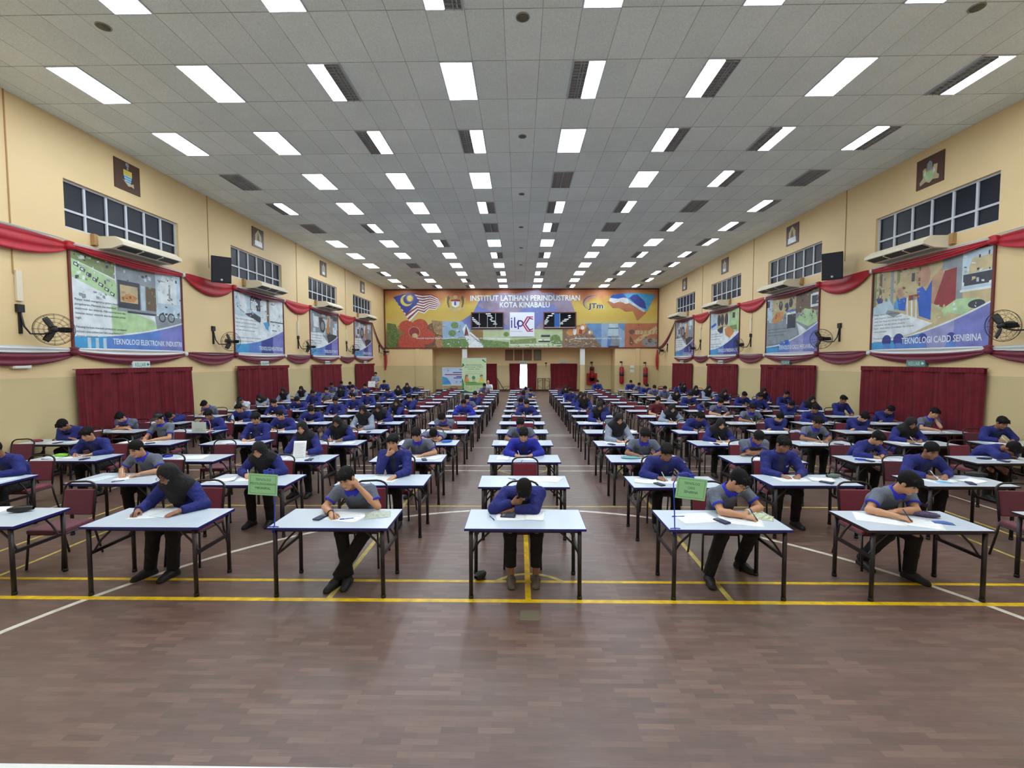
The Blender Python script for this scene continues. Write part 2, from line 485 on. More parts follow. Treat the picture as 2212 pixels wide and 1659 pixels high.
# windows: six by two dark panes in white frames, sunk in the wall
wn = 0
def window(side, x, y0, ln):
    global wn
    wn += 1
    s = -1 if side == 'left' else 1
    r = bpy.data.objects.new('window_%d' % wn, None); C.objects.link(r); r['kind'] = 'structure'
    r.location = (x + s * 0.10, y0, 5.46)
    H = 1.10; zt = 0.42
    f = MB()
    for i in range(7):
        yy = ln * i / 6; f.box(M_alu, (0, min(max(yy, 0.025), ln - 0.025), H / 2), (0.05, 0.055, H))
    for z in (0.02, zt, H - 0.02): f.box(M_alu, (0, ln / 2, z), (0.055, ln, 0.05))
    f.build('window_frame', r)
    p = MB()
    for i in range(6):
        for z0, z1 in ((0, zt), (zt, H)):
            ang = rnd.uniform(-0.012, 0.012)
            p.box(M_glassd, (s * 0.012, ln * (i + 0.5) / 6, (z0 + z1) / 2), (0.006, ln / 6 - 0.03, z1 - z0 - 0.02), Matrix.Rotation(ang, 4, 'Z'))
    p.build('window_pane', r)
    sl = MB(); sl.box(M_wall, (-s * 0.03, ln / 2, -0.025), (0.18, ln, 0.04)); 
    return r
for y in BAYL: window('left', XL, y, 3.48)
for y, ln in zip(BAYR, LENR): window('right', XR, y, ln)

# thin cable conduits running down the wall between the bays
def conduit(side, x, y, ztop, zbot, lab):
    s = -1 if side == 'left' else 1
    b = MB(); b.box(mat('tan_conduit', (176, 140, 92), 0.6), (x - s * 0.008, y, (ztop + zbot) / 2), (0.016, 0.022, ztop - zbot))
    tag(b.build('cable_conduit'), lab, 'conduit', 'cable conduits on the side walls')
bayw = ['nearest', 'second', 'third', 'farthest']
for k, y in enumerate((9.23, 15.18, 21.18, 27.1)): conduit('left', XL, y, HC, 4.2 if k != 1 else 5.5, 'thin cable conduit down the left wall, before the %s window bay' % bayw[k])
for k, y in enumerate((15.1, 20.9, 26.6)): conduit('right', XR, y, HC, 4.2 if k else 5.6, 'thin cable conduit down the right wall, before the %s window bay' % bayw[k + 1])

# ------------------------------------------------------------------ ceiling lights
M_lamp = mat('lit_tube_panel', (255, 255, 255), 0.5, emit=(236, 246, 255), estr=LAMP)
M_louv = mat('grey_louvre', (168, 172, 178), 0.4, metal=0.2)
M_lback = mat('dark_reflector', (128, 132, 138), 0.4, metal=0.1)
def lamp_meshes():
    L2 = 2 * TILE
    f = MB()
    for s in (0.012, TILE - 0.012): f.box(M_alu, (s, L2 / 2, -0.008), (0.024, L2, 0.02))
    for s in (0.012, L2 - 0.012): f.box(M_alu, (TILE / 2, s, -0.008), (TILE, 0.024, 0.02))
    fr = f.mesh('lamp_frame')
    l = MB(); l.box(M_lamp, (0, 0, 0), (TILE / 2 - 0.03, L2 - 0.05, 0.012)); lit = l.mesh('tube_panel')
    d = MB(); d.box(M_lback, (0, 0, 0.004), (TILE / 2 - 0.028, L2 - 0.05, 0.004))
    for i in range(13): d.box(M_louv, (0, -L2 / 2 + 0.06 + i * (L2 - 0.12) / 12, -0.012), (TILE / 2 - 0.03, 0.006, 0.026))
    for sx in (-0.13, 0, 0.13): d.box(M_louv, (sx, 0, -0.012), (0.012, L2 - 0.05, 0.03))
    d.tube(mat('unlit_tube', (190, 194, 200), 0.3), [(0.06, -0.56, -0.006), (0.06, 0.56, -0.006)], 0.008, 6)
    return fr, lit, d.mesh('louvre')
LF, LL, LD = lamp_meshes()
ROWS = {-5: 'FFFFFFFF', -3: 'FFRFFFLF', -1: 'FFFLFFFF', 1: 'FFLFRLFR', 3: 'FFRRFLRL', 5: 'NFFFNFLN', 7: 'RFFLRRNL', 9: 'NRFNLNRL', 11: 'FFLFFFFR',  # first two rows are unseen lamps, added to brighten the front-row people
        13: 'FFFLRFRL', 15: 'FNFFFFFR', 17: 'RRFRLFRL', 19: 'FFLFFFLR', 21: 'LRRFFRFL'}
LNAME = {'F': 'fully lit twin fluorescent ceiling light', 'L': 'half lit ceiling light, dark right louvre', 'R': 'half lit ceiling light, dark left louvre', 'N': 'unlit ceiling light with grey louvre'}
for ri, iy in enumerate(sorted(ROWS), -2):
    for ci, st in enumerate(ROWS[iy]):
        x = TX0 + (ci * 4 - 14.5) * TILE; y = TY0 + 2 * TILE * iy / 1.0
        t = thing('ceiling_light', '%s, %s light row, column %d from left' % (LNAME[st], ('added stage', 'added front', 'nearest')[ri + 2] if ri < 1 else ORD[ri], ci + 1), 'ceiling light', (x, y, HC), 0, 'fluorescent lights in the tiled ceiling')
        link('lamp_frame', LF, t)
        for h in (0, 1):
            lit = st == 'F' or (st == 'L' and h == 0) or (st == 'R' and h == 1)
            link('tube_panel' if lit else 'louvre', LL if lit else LD, t, (TILE * (0.25 + 0.5 * h) + (0.006 if h == 0 else -0.006), TILE, -0.014))
# small round ceiling fittings
def ceil_disc(x, y, r, lab):
    t = thing('ceiling_speaker', lab, 'ceiling speaker', (x, y, HC))
    b = MB(); b.lathe(mat('grey_grille', (96, 94, 86), 0.6), [(r * 0.82, 0.0), (r * 0.82, -0.012), (0.01, -0.016)]); b.build('grille', t)
    b = MB(); b.lathe(mat('pale_rim', (150, 148, 138), 0.5), [(r, 0.0), (r, -0.012), (r * 0.86, -0.014), (r * 0.84, 0.0)]); b.build('rim', t)
CD = [(0.0, 7.52, .11, 'nearest round ceiling speaker grille above the centre column'), (0.02, 11.37, .10, 'second round ceiling speaker grille above the centre column'),
      (-6.83, 7.6, .11, 'round ceiling grille near the left wall'), (7.02, 7.45, .11, 'round ceiling grille near the right wall')]
for a in CD: ceil_disc(*a)
for n, (x, y) in enumerate(((0.02, 15.2), (0.02, 18.9), (0.03, 22.3), (0.03, 26.2))):
    ceil_disc(x, y, 0.10, 'small dark ceiling speaker grille, %s along the centre line' % ORD[n + 2])
# ------------------------------------------------------------------ things on the walls
M_pwhite = mat('print_white', (222, 232, 236), 0.35, noise=0.16, nscale=3.5); M_pblue = mat('print_pale_blue', (186, 210, 224), 0.35, noise=0.16, nscale=3.5); M_pgrey = mat('print_grey', (142, 152, 160), 0.35, noise=0.16, nscale=3.5)
M_pdark = mat('print_charcoal', (62, 66, 78), 0.35, noise=0.16, nscale=3.5); M_pgreen = mat('print_green', (176, 210, 160), 0.35, noise=0.16, nscale=3.5); M_pgreen2 = mat('print_olive', (128, 146, 96), 0.35, noise=0.16, nscale=3.5)
M_pnavy = mat('print_navy', (58, 72, 150), 0.35, noise=0.16, nscale=3.5); M_pviol = mat('print_violet', (122, 128, 196), 0.35, noise=0.16, nscale=3.5); M_pmid = mat('print_mid_blue', (92, 132, 204), 0.35, noise=0.16, nscale=3.5); M_pcyan = mat('print_cyan', (74, 160, 214), 0.35, noise=0.16, nscale=3.5)
M_porange = mat('print_orange', (206, 142, 84), 0.4, noise=0.16, nscale=3.5); M_pbrown = mat('print_brown', (112, 94, 76), 0.4, noise=0.16, nscale=3.5); M_pred = mat('print_red', (150, 58, 62), 0.4, noise=0.16, nscale=3.5); M_pskin = mat('print_skin', (188, 150, 122), 0.4, noise=0.16, nscale=3.5)
M_pyel = mat('print_yellow', (214, 196, 84), 0.4, noise=0.16, nscale=3.5); M_proyal = mat('print_royal_blue', (46, 98, 196), 0.4, noise=0.16, nscale=3.5); M_pink = mat('print_ink', (48, 54, 66), 0.5, noise=0.16, nscale=3.5); M_pblk = mat('print_black', (28, 30, 36), 0.5, noise=0.16, nscale=3.5); M_plav = mat('print_lavender', (150, 152, 200), 0.4, noise=0.16, nscale=3.5)
M_psand = mat('print_sand', (196, 182, 140), 0.4, noise=0.16, nscale=3.5)
M_pframe = mat('maroon_wood_frame', (104, 44, 40), 0.45)
M_red = mat('red_satin', (176, 26, 44), 0.5, sheen=0.05, noise=0.14, nscale=6); M_maroonc = mat('maroon_satin', (112, 28, 52), 0.55, sheen=0.05, noise=0.14, nscale=6); M_whitec = mat('white_satin', (214, 216, 214), 0.5, sheen=0.2)
M_curt = mat('dark_red_curtain', (104, 12, 28), 0.85, noise=0.25, nscale=4)

def frame_on(side, x, y, z):
    """u runs to the viewer's right along the wall, v up, w out into the hall"""
    if side == 'left': m = Matrix(((0, 0, 1), (1, 0, 0), (0, 1, 0)))
    elif side == 'right': m = Matrix(((0, 0, -1), (-1, 0, 0), (0, 1, 0)))
    else: m = Matrix(((1, 0, 0), (0, 0, -1), (0, 1, 0)))
    m = m.to_4x4(); m.translation = Vector((x, y, z)); return m
I4 = Matrix.Identity(4)

class Art:
    """flat printed artwork: outlines stacked in order on one sheet"""
    def __init__(s, W, H, base, th=0.004):
        s.W, s.H, s.b, s.z = W, H, MB(), th
        s.b.prism(base, [(0, 0), (W, 0), (W, H), (0, H)], 0.0, s.z)
    def poly(s, m, pts, abs_=False):
        s.z += 0.00004
        s.b.prism(m, [(max(0, min(s.W, u * (1 if abs_ else s.W))), max(0, min(s.H, v * (1 if abs_ else s.H)))) for u, v in pts], s.z - 0.0006, s.z)
    def rect(s, m, u0, v0, u1, v1): s.poly(m, [(u0, v0), (u1, v0), (u1, v1), (u0, v1)])
    def disc(s, m, u, v, r, n=20, sq=1.0):
        s.poly(m, [((u * s.W + r * math.cos(2 * PI * k / n)), (v * s.H + r * sq * math.sin(2 * PI * k / n))) for k in range(n)], True)
    def text(s, m, t, u, v, size=None, align='LEFT', fit=None, fith=None, bold=0.014):
        s.z += 0.00004
        fr = Matrix.Translation((u * s.W, v * s.H, 0))
        s.b.text(m, t, fr, size or 0.1, s.z + 0.0001, align, fit, fith, bold)
    def build(s, name, parent): return s.b.build(name, parent)

def swoosh(a, cols, h0=.12, h1=.40):
    n = 24
    def cv(t): return h0 + (h1 - h0) * (t ** 1.9)
    per = n // len(cols)
    a.poly(M_pwhite, [(0, 0), (1, 0)] + [(1 - i / n, cv(1 - i / n) + .02) for i in range(n + 1)])
    for q, m in enumerate(cols):
        t0, t1 = q / len(cols), (q + 1) / len(cols)
        a.poly(m, [(t0, 0), (t1, 0)] + [(t1 - (t1 - t0) * i / per, cv(t1 - (t1 - t0) * i / per)) for i in range(per + 1)])

def clutter(a, u0, v0, u1, v1, n, mats, seed):
    r = random.Random(seed)
    for i in range(n):
        u, v = r.uniform(u0, u1), r.uniform(v0, v1); w_, h_ = r.uniform(.006, .03), r.uniform(.006, .045); k = r.uniform(-.012, .012)
        a.poly(r.choice(mats), [(u, v), (min(u + w_, u1), v + k), (min(u + w_, u1), min(v + h_ + k, v1)), (u, min(v + h_, v1))])

def body_text(a, lines, u, v, size=0.085, gap=1.35):
    for i, t in enumerate(lines):
        if t: a.text(M_pink, t, u, v - i * size * gap / a.H, size, bold=.0)

L_ELEC = ['Pelajar boleh mengetahui antara kawalan logik', 'pengeluaran. Merawat dan membaik', 'elektronik dan elektrik. Mikropemproses dan', 'kawalan motor elektrik dan instrumen pintar', 'logik.', '', 'Peluang kerjaya menjadi juruteknik, jurukawal', 'industri atau pekerjaan lain yang berkaitan', 'dengan elektronik.']
L_CADD = ['Pelajar dilatih mengenai lukisan', 'pelan bangunan, lukisan perspektif', 'pelan, ukur bangunan, lukisan bangunan dan', 'reka bentuk, seni dan teknik, pewarna', 'hiasan, teknik lukisan pemandangan dan tanaman', 'serta pemodelan.', '', 'Peluang kerjaya menjadi Pelukis Pelan Senibina atau', 'pekerjaan lain yang berkaitan.']
def art_elektronik(W, H):
    a = Art(W, H, M_pwhite)
    a.poly(M_pgreen2, [(0, 1), (.34, 1), (.34, .80), (0, .93)])
    a.poly(M_pgreen, [(0, .93), (.34, .78), (.38, .55), (0, .74)])
    for i in range(7):
        u = .03 + .045 * i; v = .90 - .042 * i
        a.poly(M_pdark, [(u, v), (u + .035, v - .02), (u + .028, v - .055), (u - .007, v - .035)]); a.poly(M_pwhite, [(u + .004, v - .012), (u + .024, v - .022), (u + .018, v - .04), (u, v - .03)])
    a.poly(M_pwhite, [(0, .74), (.38, .53), (.5, .48), (.45, .40), (0, .5)])
    a.poly(M_pgreen, [(.30, .50), (.42, .47), (.70, .36), (.74, .20), (.30, .14)])
    a.rect(M_pgrey, .35, .44, .72, 1.0); a.rect(M_pdark, .36, .48, .56, .80); a.rect(M_psand, .38, .55, .54, .75); a.poly(M_porange, [(.39, .60), (.46, .66), (.54, .62), (.50, .56), (.41, .56)])
    a.rect(M_pblue, .57, .48, .61, .78); a.rect(M_pbrown, .62, .49, .72, .78); a.rect(M_pdark, .44, .43, .72, .455)
    a.rect(M_pblue, .72, .45, 1, 1); a.poly(M_pwhite, [(.74, .60), (.95, .62), (.95, .95), (.80, .97), (.74, .8)]); a.rect(M_pgrey, .74, .88, .82, .90); a.rect(M_pgrey, .86, .68, .88, .86)
    a.poly(M_pgrey, [(.70, .44), (1, .44), (1, .30), (.72, .26)]); a.disc(M_pdark, .78, .42, .13); a.disc(M_pgrey, .78, .42, .09); a.disc(M_pdark, .88, .43, .14); a.disc(M_pgrey, .88, .43, .10)
    clutter(a, .02, .70, .34, .98, 46, [M_pgreen, M_pgreen2, M_pdark, M_pwhite, M_pgrey], 1); clutter(a, .36, .80, .72, 1, 16, [M_pgrey, M_pblue, M_pdark], 2); clutter(a, .73, .44, 1, .98, 40, [M_pblue, M_pwhite, M_pgrey, M_pdark], 3)
    clutter(a, .38, .56, .54, .75, 22, [M_porange, M_pbrown, M_pskin, M_psand, M_pdark], 4); clutter(a, .62, .50, .72, .78, 14, [M_pbrown, M_pgreen2], 5); clutter(a, .05, .52, .30, .62, 14, [M_pblue, M_pgrey], 6)
    swoosh(a, [M_pcyan, M_pmid, M_pmid, M_pviol], .12, .36)
    for u in (.10, .16, .22): a.rect(M_pblue, u, 0.0, u + .025, .115)
    body_text(a, L_ELEC, .02, .50, .075, 1.42)
    a.text(M_pwhite, 'TEKNOLOGI ELEKTRONIK INDUSTRI', .30, .055, fit=W * .685, fith=.15)
    return a
def art_mekatronik(W, H):
    a = Art(W, H, M_pblue)
    a.poly(M_pwhite, [(.08, 1), (.18, 1), (.28, .66), (.12, .72)]); a.rect(M_pdark, .30, .74, .50, 1); a.rect(M_pwhite, .31, .72, .42, .90); a.poly(M_pgrey, [(0, .8), (.25, .62), (.40, .58), (.2, .68)])
    a.poly(M_pdark, [(.18, .66), (.34, .60), (.48, .54), (.54, .62), (.36, .70)]); a.rect(M_pwhite, .50, .45, .64, 1); a.rect(M_pbrown, .63, .50, .68, 1)
    a.rect(M_pwhite, .70, .35, 1, 1); a.rect(M_pgrey, .72, .90, .80, .915); a.rect(M_pdark, .70, .58, 1, .60); a.rect(M_pdark, .74, .42, .85, .435); a.rect(M_pgrey, .76, .52, .80, .54); a.rect(M_pgrey, .88, .52, .92, .54)
    a.poly(M_pcyan, [(.55, .55), (.66, .58), (.66, .42), (.60, .45)])
    clutter(a, .0, .6, .66, 1, 60, [M_pblue, M_pwhite, M_pgrey, M_pdark], 7); clutter(a, .70, .36, 1, 1, 26, [M_pblue, M_pwhite, M_pgrey], 8)
    a.poly(M_pwhite, [(0, .62), (.35, .60), (.72, .35), (.70, .22), (0, .12)])
    swoosh(a, [M_pcyan, M_pmid, M_pnavy, M_pviol], .14, .44)
    body_text(a, ['Pelajar dilatih mengenai kawalan automasi', 'hidraulik, pneumatik dan elektrik bagi', 'mesin pengeluaran serta robotik industri', 'dan sistem berkomputer bersepadu', '', 'Peluang kerjaya menjadi juruteknik mekatronik', 'atau pekerjaan lain yang berkaitan'], .02, .55, .085, 1.6)
    a.text(M_pwhite, 'TEKNOLOGI MEKATRONIK', .45, .055, fit=W * .53, fith=.16)
    return a
def art_workshop(W, H, title, dark):
    a = Art(W, H, M_pgrey)
    r = random.Random(len(title))
    for i in range(18):
        u, v = r.random() * .9, .42 + r.random() * .5; w_, h_ = .05 + r.random() * .14, .06 + r.random() * .22
        a.rect(r.choice([M_pdark, M_pwhite, M_pgrey, M_pblue, dark, M_pbrown]), u, v, min(1, u + w_), min(1, v + h_))
    a.poly(M_porange, [(.55, .55), (.62, .9), (.68, .9), (.66, .5)]); a.disc(M_pdark, .42, .68, .32, 20, 1.1); a.disc(M_pgrey, .42, .68, .2, 20, 1.1)
    a.poly(M_pdark, [(.56, .46), (.74, .52), (.95, .5), (.95, .2), (.66, .24)])
    a.poly(M_pwhite, [(0, .50), (.35, .52), (.68, .24), (.3, .12), (0, .12)])
    swoosh(a, [M_pcyan, M_pmid, M_pnavy, M_pviol], .13, .46)
    body_text(a, ['Pelajar dilatih mengenai penggunaan', 'mesin dan peralatan bengkel serta', 'kerja pembuatan dan pemasangan', 'mengikut lukisan kejuruteraan', '', 'Peluang kerjaya menjadi juruteknik', 'atau pekerjaan lain yang berkaitan'], .03, .44, .09, 1.5)
    if title: a.text(M_pwhite, title, .46, .055, fit=W * .52, fith=.17)
    return a
def art_senibina(W, H):
    a = Art(W, H, M_psand)
    for i in range(8): a.rect((M_pgreen2, M_pbrown, M_psand, M_pgrey)[i % 4], .0 + .06 * i, .55, .03 + .06 * i, 1)
    a.rect(M_psand, .30, .62, .46, .96); a.rect(M_pdark, .38, .80, .41, .90)
    a.poly(M_pblue, [(0, .55), (.16, .66), (.22, .52), (.22, .30), (0, .32)]); a.poly(M_pnavy, [(.03, .66), (.09, .72), (.10, .60), (.05, .60)])
    a.disc(M_psand, .29, .74, .20); a.disc(M_pskin, .28, .69, .14); a.poly(M_pcyan, [(.22, .58), (.26, .63), (.28, .48), (.22, .50)]); a.poly(M_proyal, [(.25, .62), (.34, .62), (.33, .46), (.27, .48)])
    a.disc(M_pskin, .48, .85, .22, 20, 1.4); a.poly(M_proyal, [(.43, .70), (.48, .72), (.51, .66), (.56, .78), (.56, .32), (.46, .38)])
    for u in (.34, .38, .42): a.poly(M_pwhite, [(u, .62), (u + .012, .62), (u + .022, .34), (u + .008, .34)])
    a.rect(M_pred, .36, .58, .45, .64); a.poly(M_pskin, [(.56, .80), (.64, .90), (.66, .75), (.60, .52), (.56, .50)]); a.poly(M_pred, [(.66, .85), (.75, .86), (.75, .50), (.66, .44), (.58, .50)])
    a.rect(M_pgrey, .64, .86, .80, 1); a.rect(M_pgrey, .75, .50, .80, 1); a.rect(M_pblue, .79, .60, 1, 1); a.poly(M_psand, [(.84, .84), (.86, .92), (1, .92), (1, .78), (.84, .76)]); a.rect(M_pdark, .80, .64, 1, .76); a.rect(M_pwhite, .78, .58, 1, .605)
    a.poly(M_pgreen, [(.64, .42), (.76, .52), (.92, .50), (.84, .36), (.70, .28)]); a.poly(M_psand, [(.58, .34), (.66, .40), (.80, .34), (.66, .24), (.56, .24)]); a.disc(M_pdark, .90, .44, .2, 20, .5)
    clutter(a, 0, .56, .46, 1, 60, [M_psand, M_pgreen2, M_pbrown, M_pgrey], 9); clutter(a, .79, .60, 1, 1, 24, [M_pblue, M_psand, M_pwhite, M_pdark], 10); clutter(a, .60, .30, .9, .48, 18, [M_pgreen, M_psand, M_pwhite], 11)
    a.poly(M_pwhite, [(0, .44), (.25, .46), (.44, .36), (.58, .28), (.40, .18), (0, .06)]); a.poly(M_pgrey, [(.14, .46), (.16, .50), (.30, .44), (.22, .40)])
    swoosh(a, [M_pcyan, M_pmid, M_plav, M_pviol], .09, .44)
    for u, s_ in ((.16, .16), (.28, .18), (.50, .14), (.73, .12)): a.disc(M_pnavy, u, .11, s_); a.poly(M_pmid, [(u - .045, 0), (u + .045, 0), (u + .03, .07), (u - .03, .07)])
    body_text(a, L_CADD, .02, .44, .07, 1.4)
    a.text(M_pwhite, 'TEKNOLOGI CADD SENIBINA', .31, .06, fit=W * .64, fith=.17)
    return a
def art_mekanikal(W, H):
    a = Art(W, H, M_pgrey)
    a.rect(M_pblue, 0, .55, .16, 1); a.rect(M_psand, .12, .68, .60, 1); a.rect(M_pdark, 0, .85, .06, .97)
    for u, v in ((.30, .84), (.42, .80), (.50, .86)): a.disc(M_pdark, u, v, .13, 16, 1.4)
    a.poly(M_porange, [(.10, .58), (.20, .74), (.36, .72), (.34, .60), (.20, .52)]); a.rect(M_pwhite, .42, .50, .60, .74); a.rect(M_pdark, .44, .42, .60, .66); a.rect(M_pmid, .42, .70, .60, .74)
    a.rect(M_pbrown, .60, .66, 1, 1); a.rect(M_pwhite, .86, .72, 1, .94); a.rect(M_pdark, .88, .76, 1, .90); a.poly(M_pgreen, [(.60, .54), (.76, .72), (.95, .66), (.98, .48), (.82, .42)]); a.poly(M_pwhite, [(.62, .50), (.80, .36), (.68, .28)])
    clutter(a, 0, .56, .6, 1, 50, [M_psand, M_pblue, M_pdark, M_pbrown, M_pgrey], 12); clutter(a, .6, .5, 1, 1, 40, [M_pbrown, M_pdark, M_pgrey, M_psand], 13)
    a.poly(M_pgrey, [(0, .58), (.2, .54), (.58, .36), (.58, .24), (0, .10)])
    swoosh(a, [M_pcyan, M_pmid, M_plav, M_pviol], .10, .46); a.rect(M_proyal, .40, .14, .48, .22); a.rect(M_pmid, .30, .14, .38, .2)
    body_text(a, ['Pelajar dilatih mengenai lukisan mekanikal', 'reka bentuk komponen mesin berbantu', 'komputer dan lukisan pemasangan', '', '', 'Peluang kerjaya menjadi Pelukis Pelan', 'Mekanikal atau yang berkaitan'], .03, .42, .085, 1.45)
    a.text(M_pwhite, 'TEKNOLOGI CADD MEKANIKAL', .28, .055, fit=W * .66, fith=.17)
    return a
def art_cnc(W, H):
    a = Art(W, H, M_pwhite)
    a.rect(M_pblue, 0, .6, .3, 1); a.poly(M_proyal, [(.02, .70), (.2, .76), (.22, .70), (.04, .64)]); a.rect(M_psand, .26, .62, .64, 1)
    for u in (.32, .44, .58): a.disc(M_pdark, u, .80, .2, 16, 1.5)
    a.rect(M_pgreen, .66, .5, 1, 1); a.rect(M_pdark, .78, .80, .86, .92); a.rect(M_pgreen2, .70, .54, .92, .64); a.poly(M_pdark, [(.26, .60), (.48, .66), (.46, .5), (.30, .5)])
    a.poly(M_porange, [(.52, .58), (.66, .64), (.86, .50), (.70, .36), (.56, .44)])
    a.poly(M_pwhite, [(0, .62), (.3, .54), (.64, .32), (.4, .18), (0, .12)])
    swoosh(a, [M_pcyan, M_pmid, M_pnavy, M_pnavy], .12, .48)
    body_text(a, ['Pelajar dilatih mengenai kerja pemesinan', 'larik, kisar dan kawalan berkomputer', 'serta penyelenggaraan mesin', '', 'Peluang kerjaya menjadi juruteknik', 'pemesinan atau yang berkaitan'], .02, .48, .09, 1.5)
    a.text(M_pwhite, 'TEKNOLOGI PEMESINAN CNC', .30, .055, fit=W * .66, fith=.18)
    return a

def poster(side, x, y, W, art, lab):
    H = 2.33
    fr = frame_on(side, x, y, 2.67)
    t = thing('framed_poster', lab, 'poster', (0, 0, 0), 0, 'large training posters on the side walls'); t.matrix_world = fr
    f = MB(); wd = 0.05
    for c, d in (((W / 2, wd / 2, .02), (W, wd, .04)), ((W / 2, H - wd / 2, .02), (W, wd, .04)), ((wd / 2, H / 2, .02), (wd, H - 2 * wd, .04)), ((W - wd / 2, H / 2, .02), (wd, H - 2 * wd, .04))): f.box(M_pframe, c, d)
    f.build('poster_frame', t)
    a = art(W - 2 * wd, H - 2 * wd); p = a.build('printed_sheet', t); p.location = (wd, wd, 0.006)
LP = [(art_elektronik, 'large poster titled TEKNOLOGI ELEKTRONIK INDUSTRI on the left wall'), (art_mekatronik, 'large poster titled TEKNOLOGI MEKATRONIK, second on the left wall'),
      (lambda W, H: art_workshop(W, H, 'TEKNOLOGI AUTOMOTIF', M_pred), 'third poster on the left wall, grey machine shop picture'), (lambda W, H: art_workshop(W, H, 'TEKNOLOGI KIMPALAN', M_plav), 'farthest poster on the left wall, beside the mural')]
for y, (a, l) in zip(BAYL, LP): poster('left', XL, y, 3.52, a, l)
RP = [(art_senibina, 'large poster titled TEKNOLOGI CADD SENIBINA on the right wall'), (art_mekanikal, 'large poster titled TEKNOLOGI CADD MEKANIKAL, second on the right wall'),
      (art_cnc, 'poster titled TEKNOLOGI PEMESINAN CNC, third on the right wall'), (lambda W, H: art_workshop(W, H, 'TEKNOLOGI\nKIMPALAN', M_pbrown), 'farthest poster on the right wall, beside the mural')]
for y, ln, (a, l) in zip(BAYR, LENR, RP): poster('right', XR, y + ln + .02, ln + .03, a, l)

# ceiling-hung style air conditioners fixed under the windows
def aircon(side, x, y, L, lab):
    s = 1 if side == 'left' else -1
    t = thing('air_conditioner', lab, 'air conditioner', (x, y, 5.14), 0, 'wall air conditioners under the windows')
    b = MB(); prof = [(0.0, 0.0), (0.42, 0.015), (0.70, 0.10), (0.70, 0.17), (0.52, 0.30), (0.0, 0.30)]
    fr = Matrix(((s, 0, 0, 0), (0, 0, 1, 0), (0, 1, 0, 0), (0, 0, 0, 1)))
    b.prism(M_cream, prof, 0.0, L, fr); b.build('casing', t)
    g = MB()
    a = Matrix.Rotation(-s * math.atan2(.085, .28), 4, 'Y')
    g.box(M_pblk, (s * 0.575, L / 2, 0.052), (0.19, L - 0.16, 0.02), a)
    for q in (.33, .66): g.box(M_cream, (s * 0.575, L * q, 0.050), (0.2, 0.05, 0.026), a)
    g.build('air_outlet', t)
    gr = MB()
    for i in range(9): gr.box(mat('intake_grey', (150, 150, 142), 0.5), (s * (0.08 + .035 * i), L / 2, 0.003 + 0.0012 * i), (0.008, L - 0.2, 0.012))
    gr.build('intake_grille', t)
    br = MB(); br.box(mat('tan_conduit', (176, 140, 92), 0.6), (s * 0.05, -0.05, 0.2), (0.1, 0.1, 0.26)); br.build('pipe_cover', t)
for k, y in enumerate(BAYL): aircon('left', XL, y + 0.70, 1.95, 'cream air conditioner under the %s window on the left wall' % bayw[k])
for k, (y, ln) in enumerate(zip(BAYR, LENR)): aircon('right', XR, y + 1.05, 1.9, 'cream air conditioner under the %s window on the right wall' % bayw[k])

# square plaques with painted state shields above the windows
def plaque(side, x, y, kind, lab):
    fr = frame_on(side, x, y, 6.87)
    t = thing('crest_plaque', lab, 'plaque', (0, 0, 0), 0, 'shield plaques above the windows'); t.matrix_world = fr
    W = 0.78; H = 0.75
    b = MB(); b.box(mat('dark_plaque_board', (82, 56, 46), 0.4), (W / 2, H / 2, .012), (W, H, .024)); b.build('board', t)
    a = MB(); z = .026
    def sh(m, pts, z1): a.prism(m, [(W / 2 + u, H / 2 + v) for u, v in pts], .02, z1)
    if kind == 0:
        sh(M_pyel, [(-.13, .16), (.13, .16), (.13, .03), (-.13, .03)], .030)
        for i in range(7): sh((M_pblue, M_pcyan)[i % 2], [(-.13 + .008 * i, .03 - .03 * i), (.13 - .008 * i, .03 - .03 * i), (.13 - .008 * (i + 1), .03 - .03 * (i + 1)), (-.13 + .008 * (i + 1), .03 - .03 * (i + 1))], .030)
        sh(M_psand, [(-.16, -.10), (-.09, -.16), (0, -.24), (.10, -.22), (.18, -.24), (.17, -.13), (.10, -.16), (.0, -.19), (-.08, -.13)], .032)
        sh(M_pgrey, [(-.05, .34), (.03, .35), (.05, .28), (.02, .25), (.03, .18), (-.03, .18), (-.01, .25), (-.05, .28)], .030)
    elif kind == 1:
        sh(M_psand, [(-.26, -.30), (-.28, -.22), (-.18, -.12), (-.20, .08), (-.12, .12), (-.08, .02), (.08, .02), (.12, .12), (.22, .10), (.20, -.12), (.28, -.2), (.26, -.28), (.1, -.24), (0, -.30), (-.1, -.24)], .030)
        sh(M_pgreen, [(-.16, -.08), (-.1, -.2), (0, -.24), (.1, -.2), (.16, -.08), (.1, -.02), (-.1, -.02)], .032); sh(M_pgrey, [(-.08, .02), (-.07, .2), (0, .26), (.07, .2), (.08, .02)], .034); sh(M_pwhite, [(-.17, -.05), (-.12, .06), (-.10, -.1)], .034); sh(M_pwhite, [(.17, -.05), (.12, .06), (.10, -.1)], .034)
    elif kind == 2:
        sh(M_psand, [(-.2, -.3), (-.22, .1), (0, .32), (.22, .1), (.2, -.3)], .030); sh(M_pbrown, [(-.1, -.1), (0, .2), (.1, -.1)], .032); sh(M_pwhite, [(-.26, -.32), (.26, -.32), (.24, -.12), (-.24, -.12)], .034)
    else:
        sh(M_psand, [(-.15, -.3), (-.17, .12), (-.06, .18), (0, .30), (.06, .18), (.17, .12), (.15, -.3), (0, -.2)], .030); sh(M_pgrey, [(-.08, -.15), (-.08, .1), (.08, .1), (.08, -.15)], .032); sh(M_pwhite, [(-.15, -.3), (-.16, -.16), (.16, -.16), (.15, -.3)], .034)
    a.build('painted_shield', t)
    if kind != 0: pass
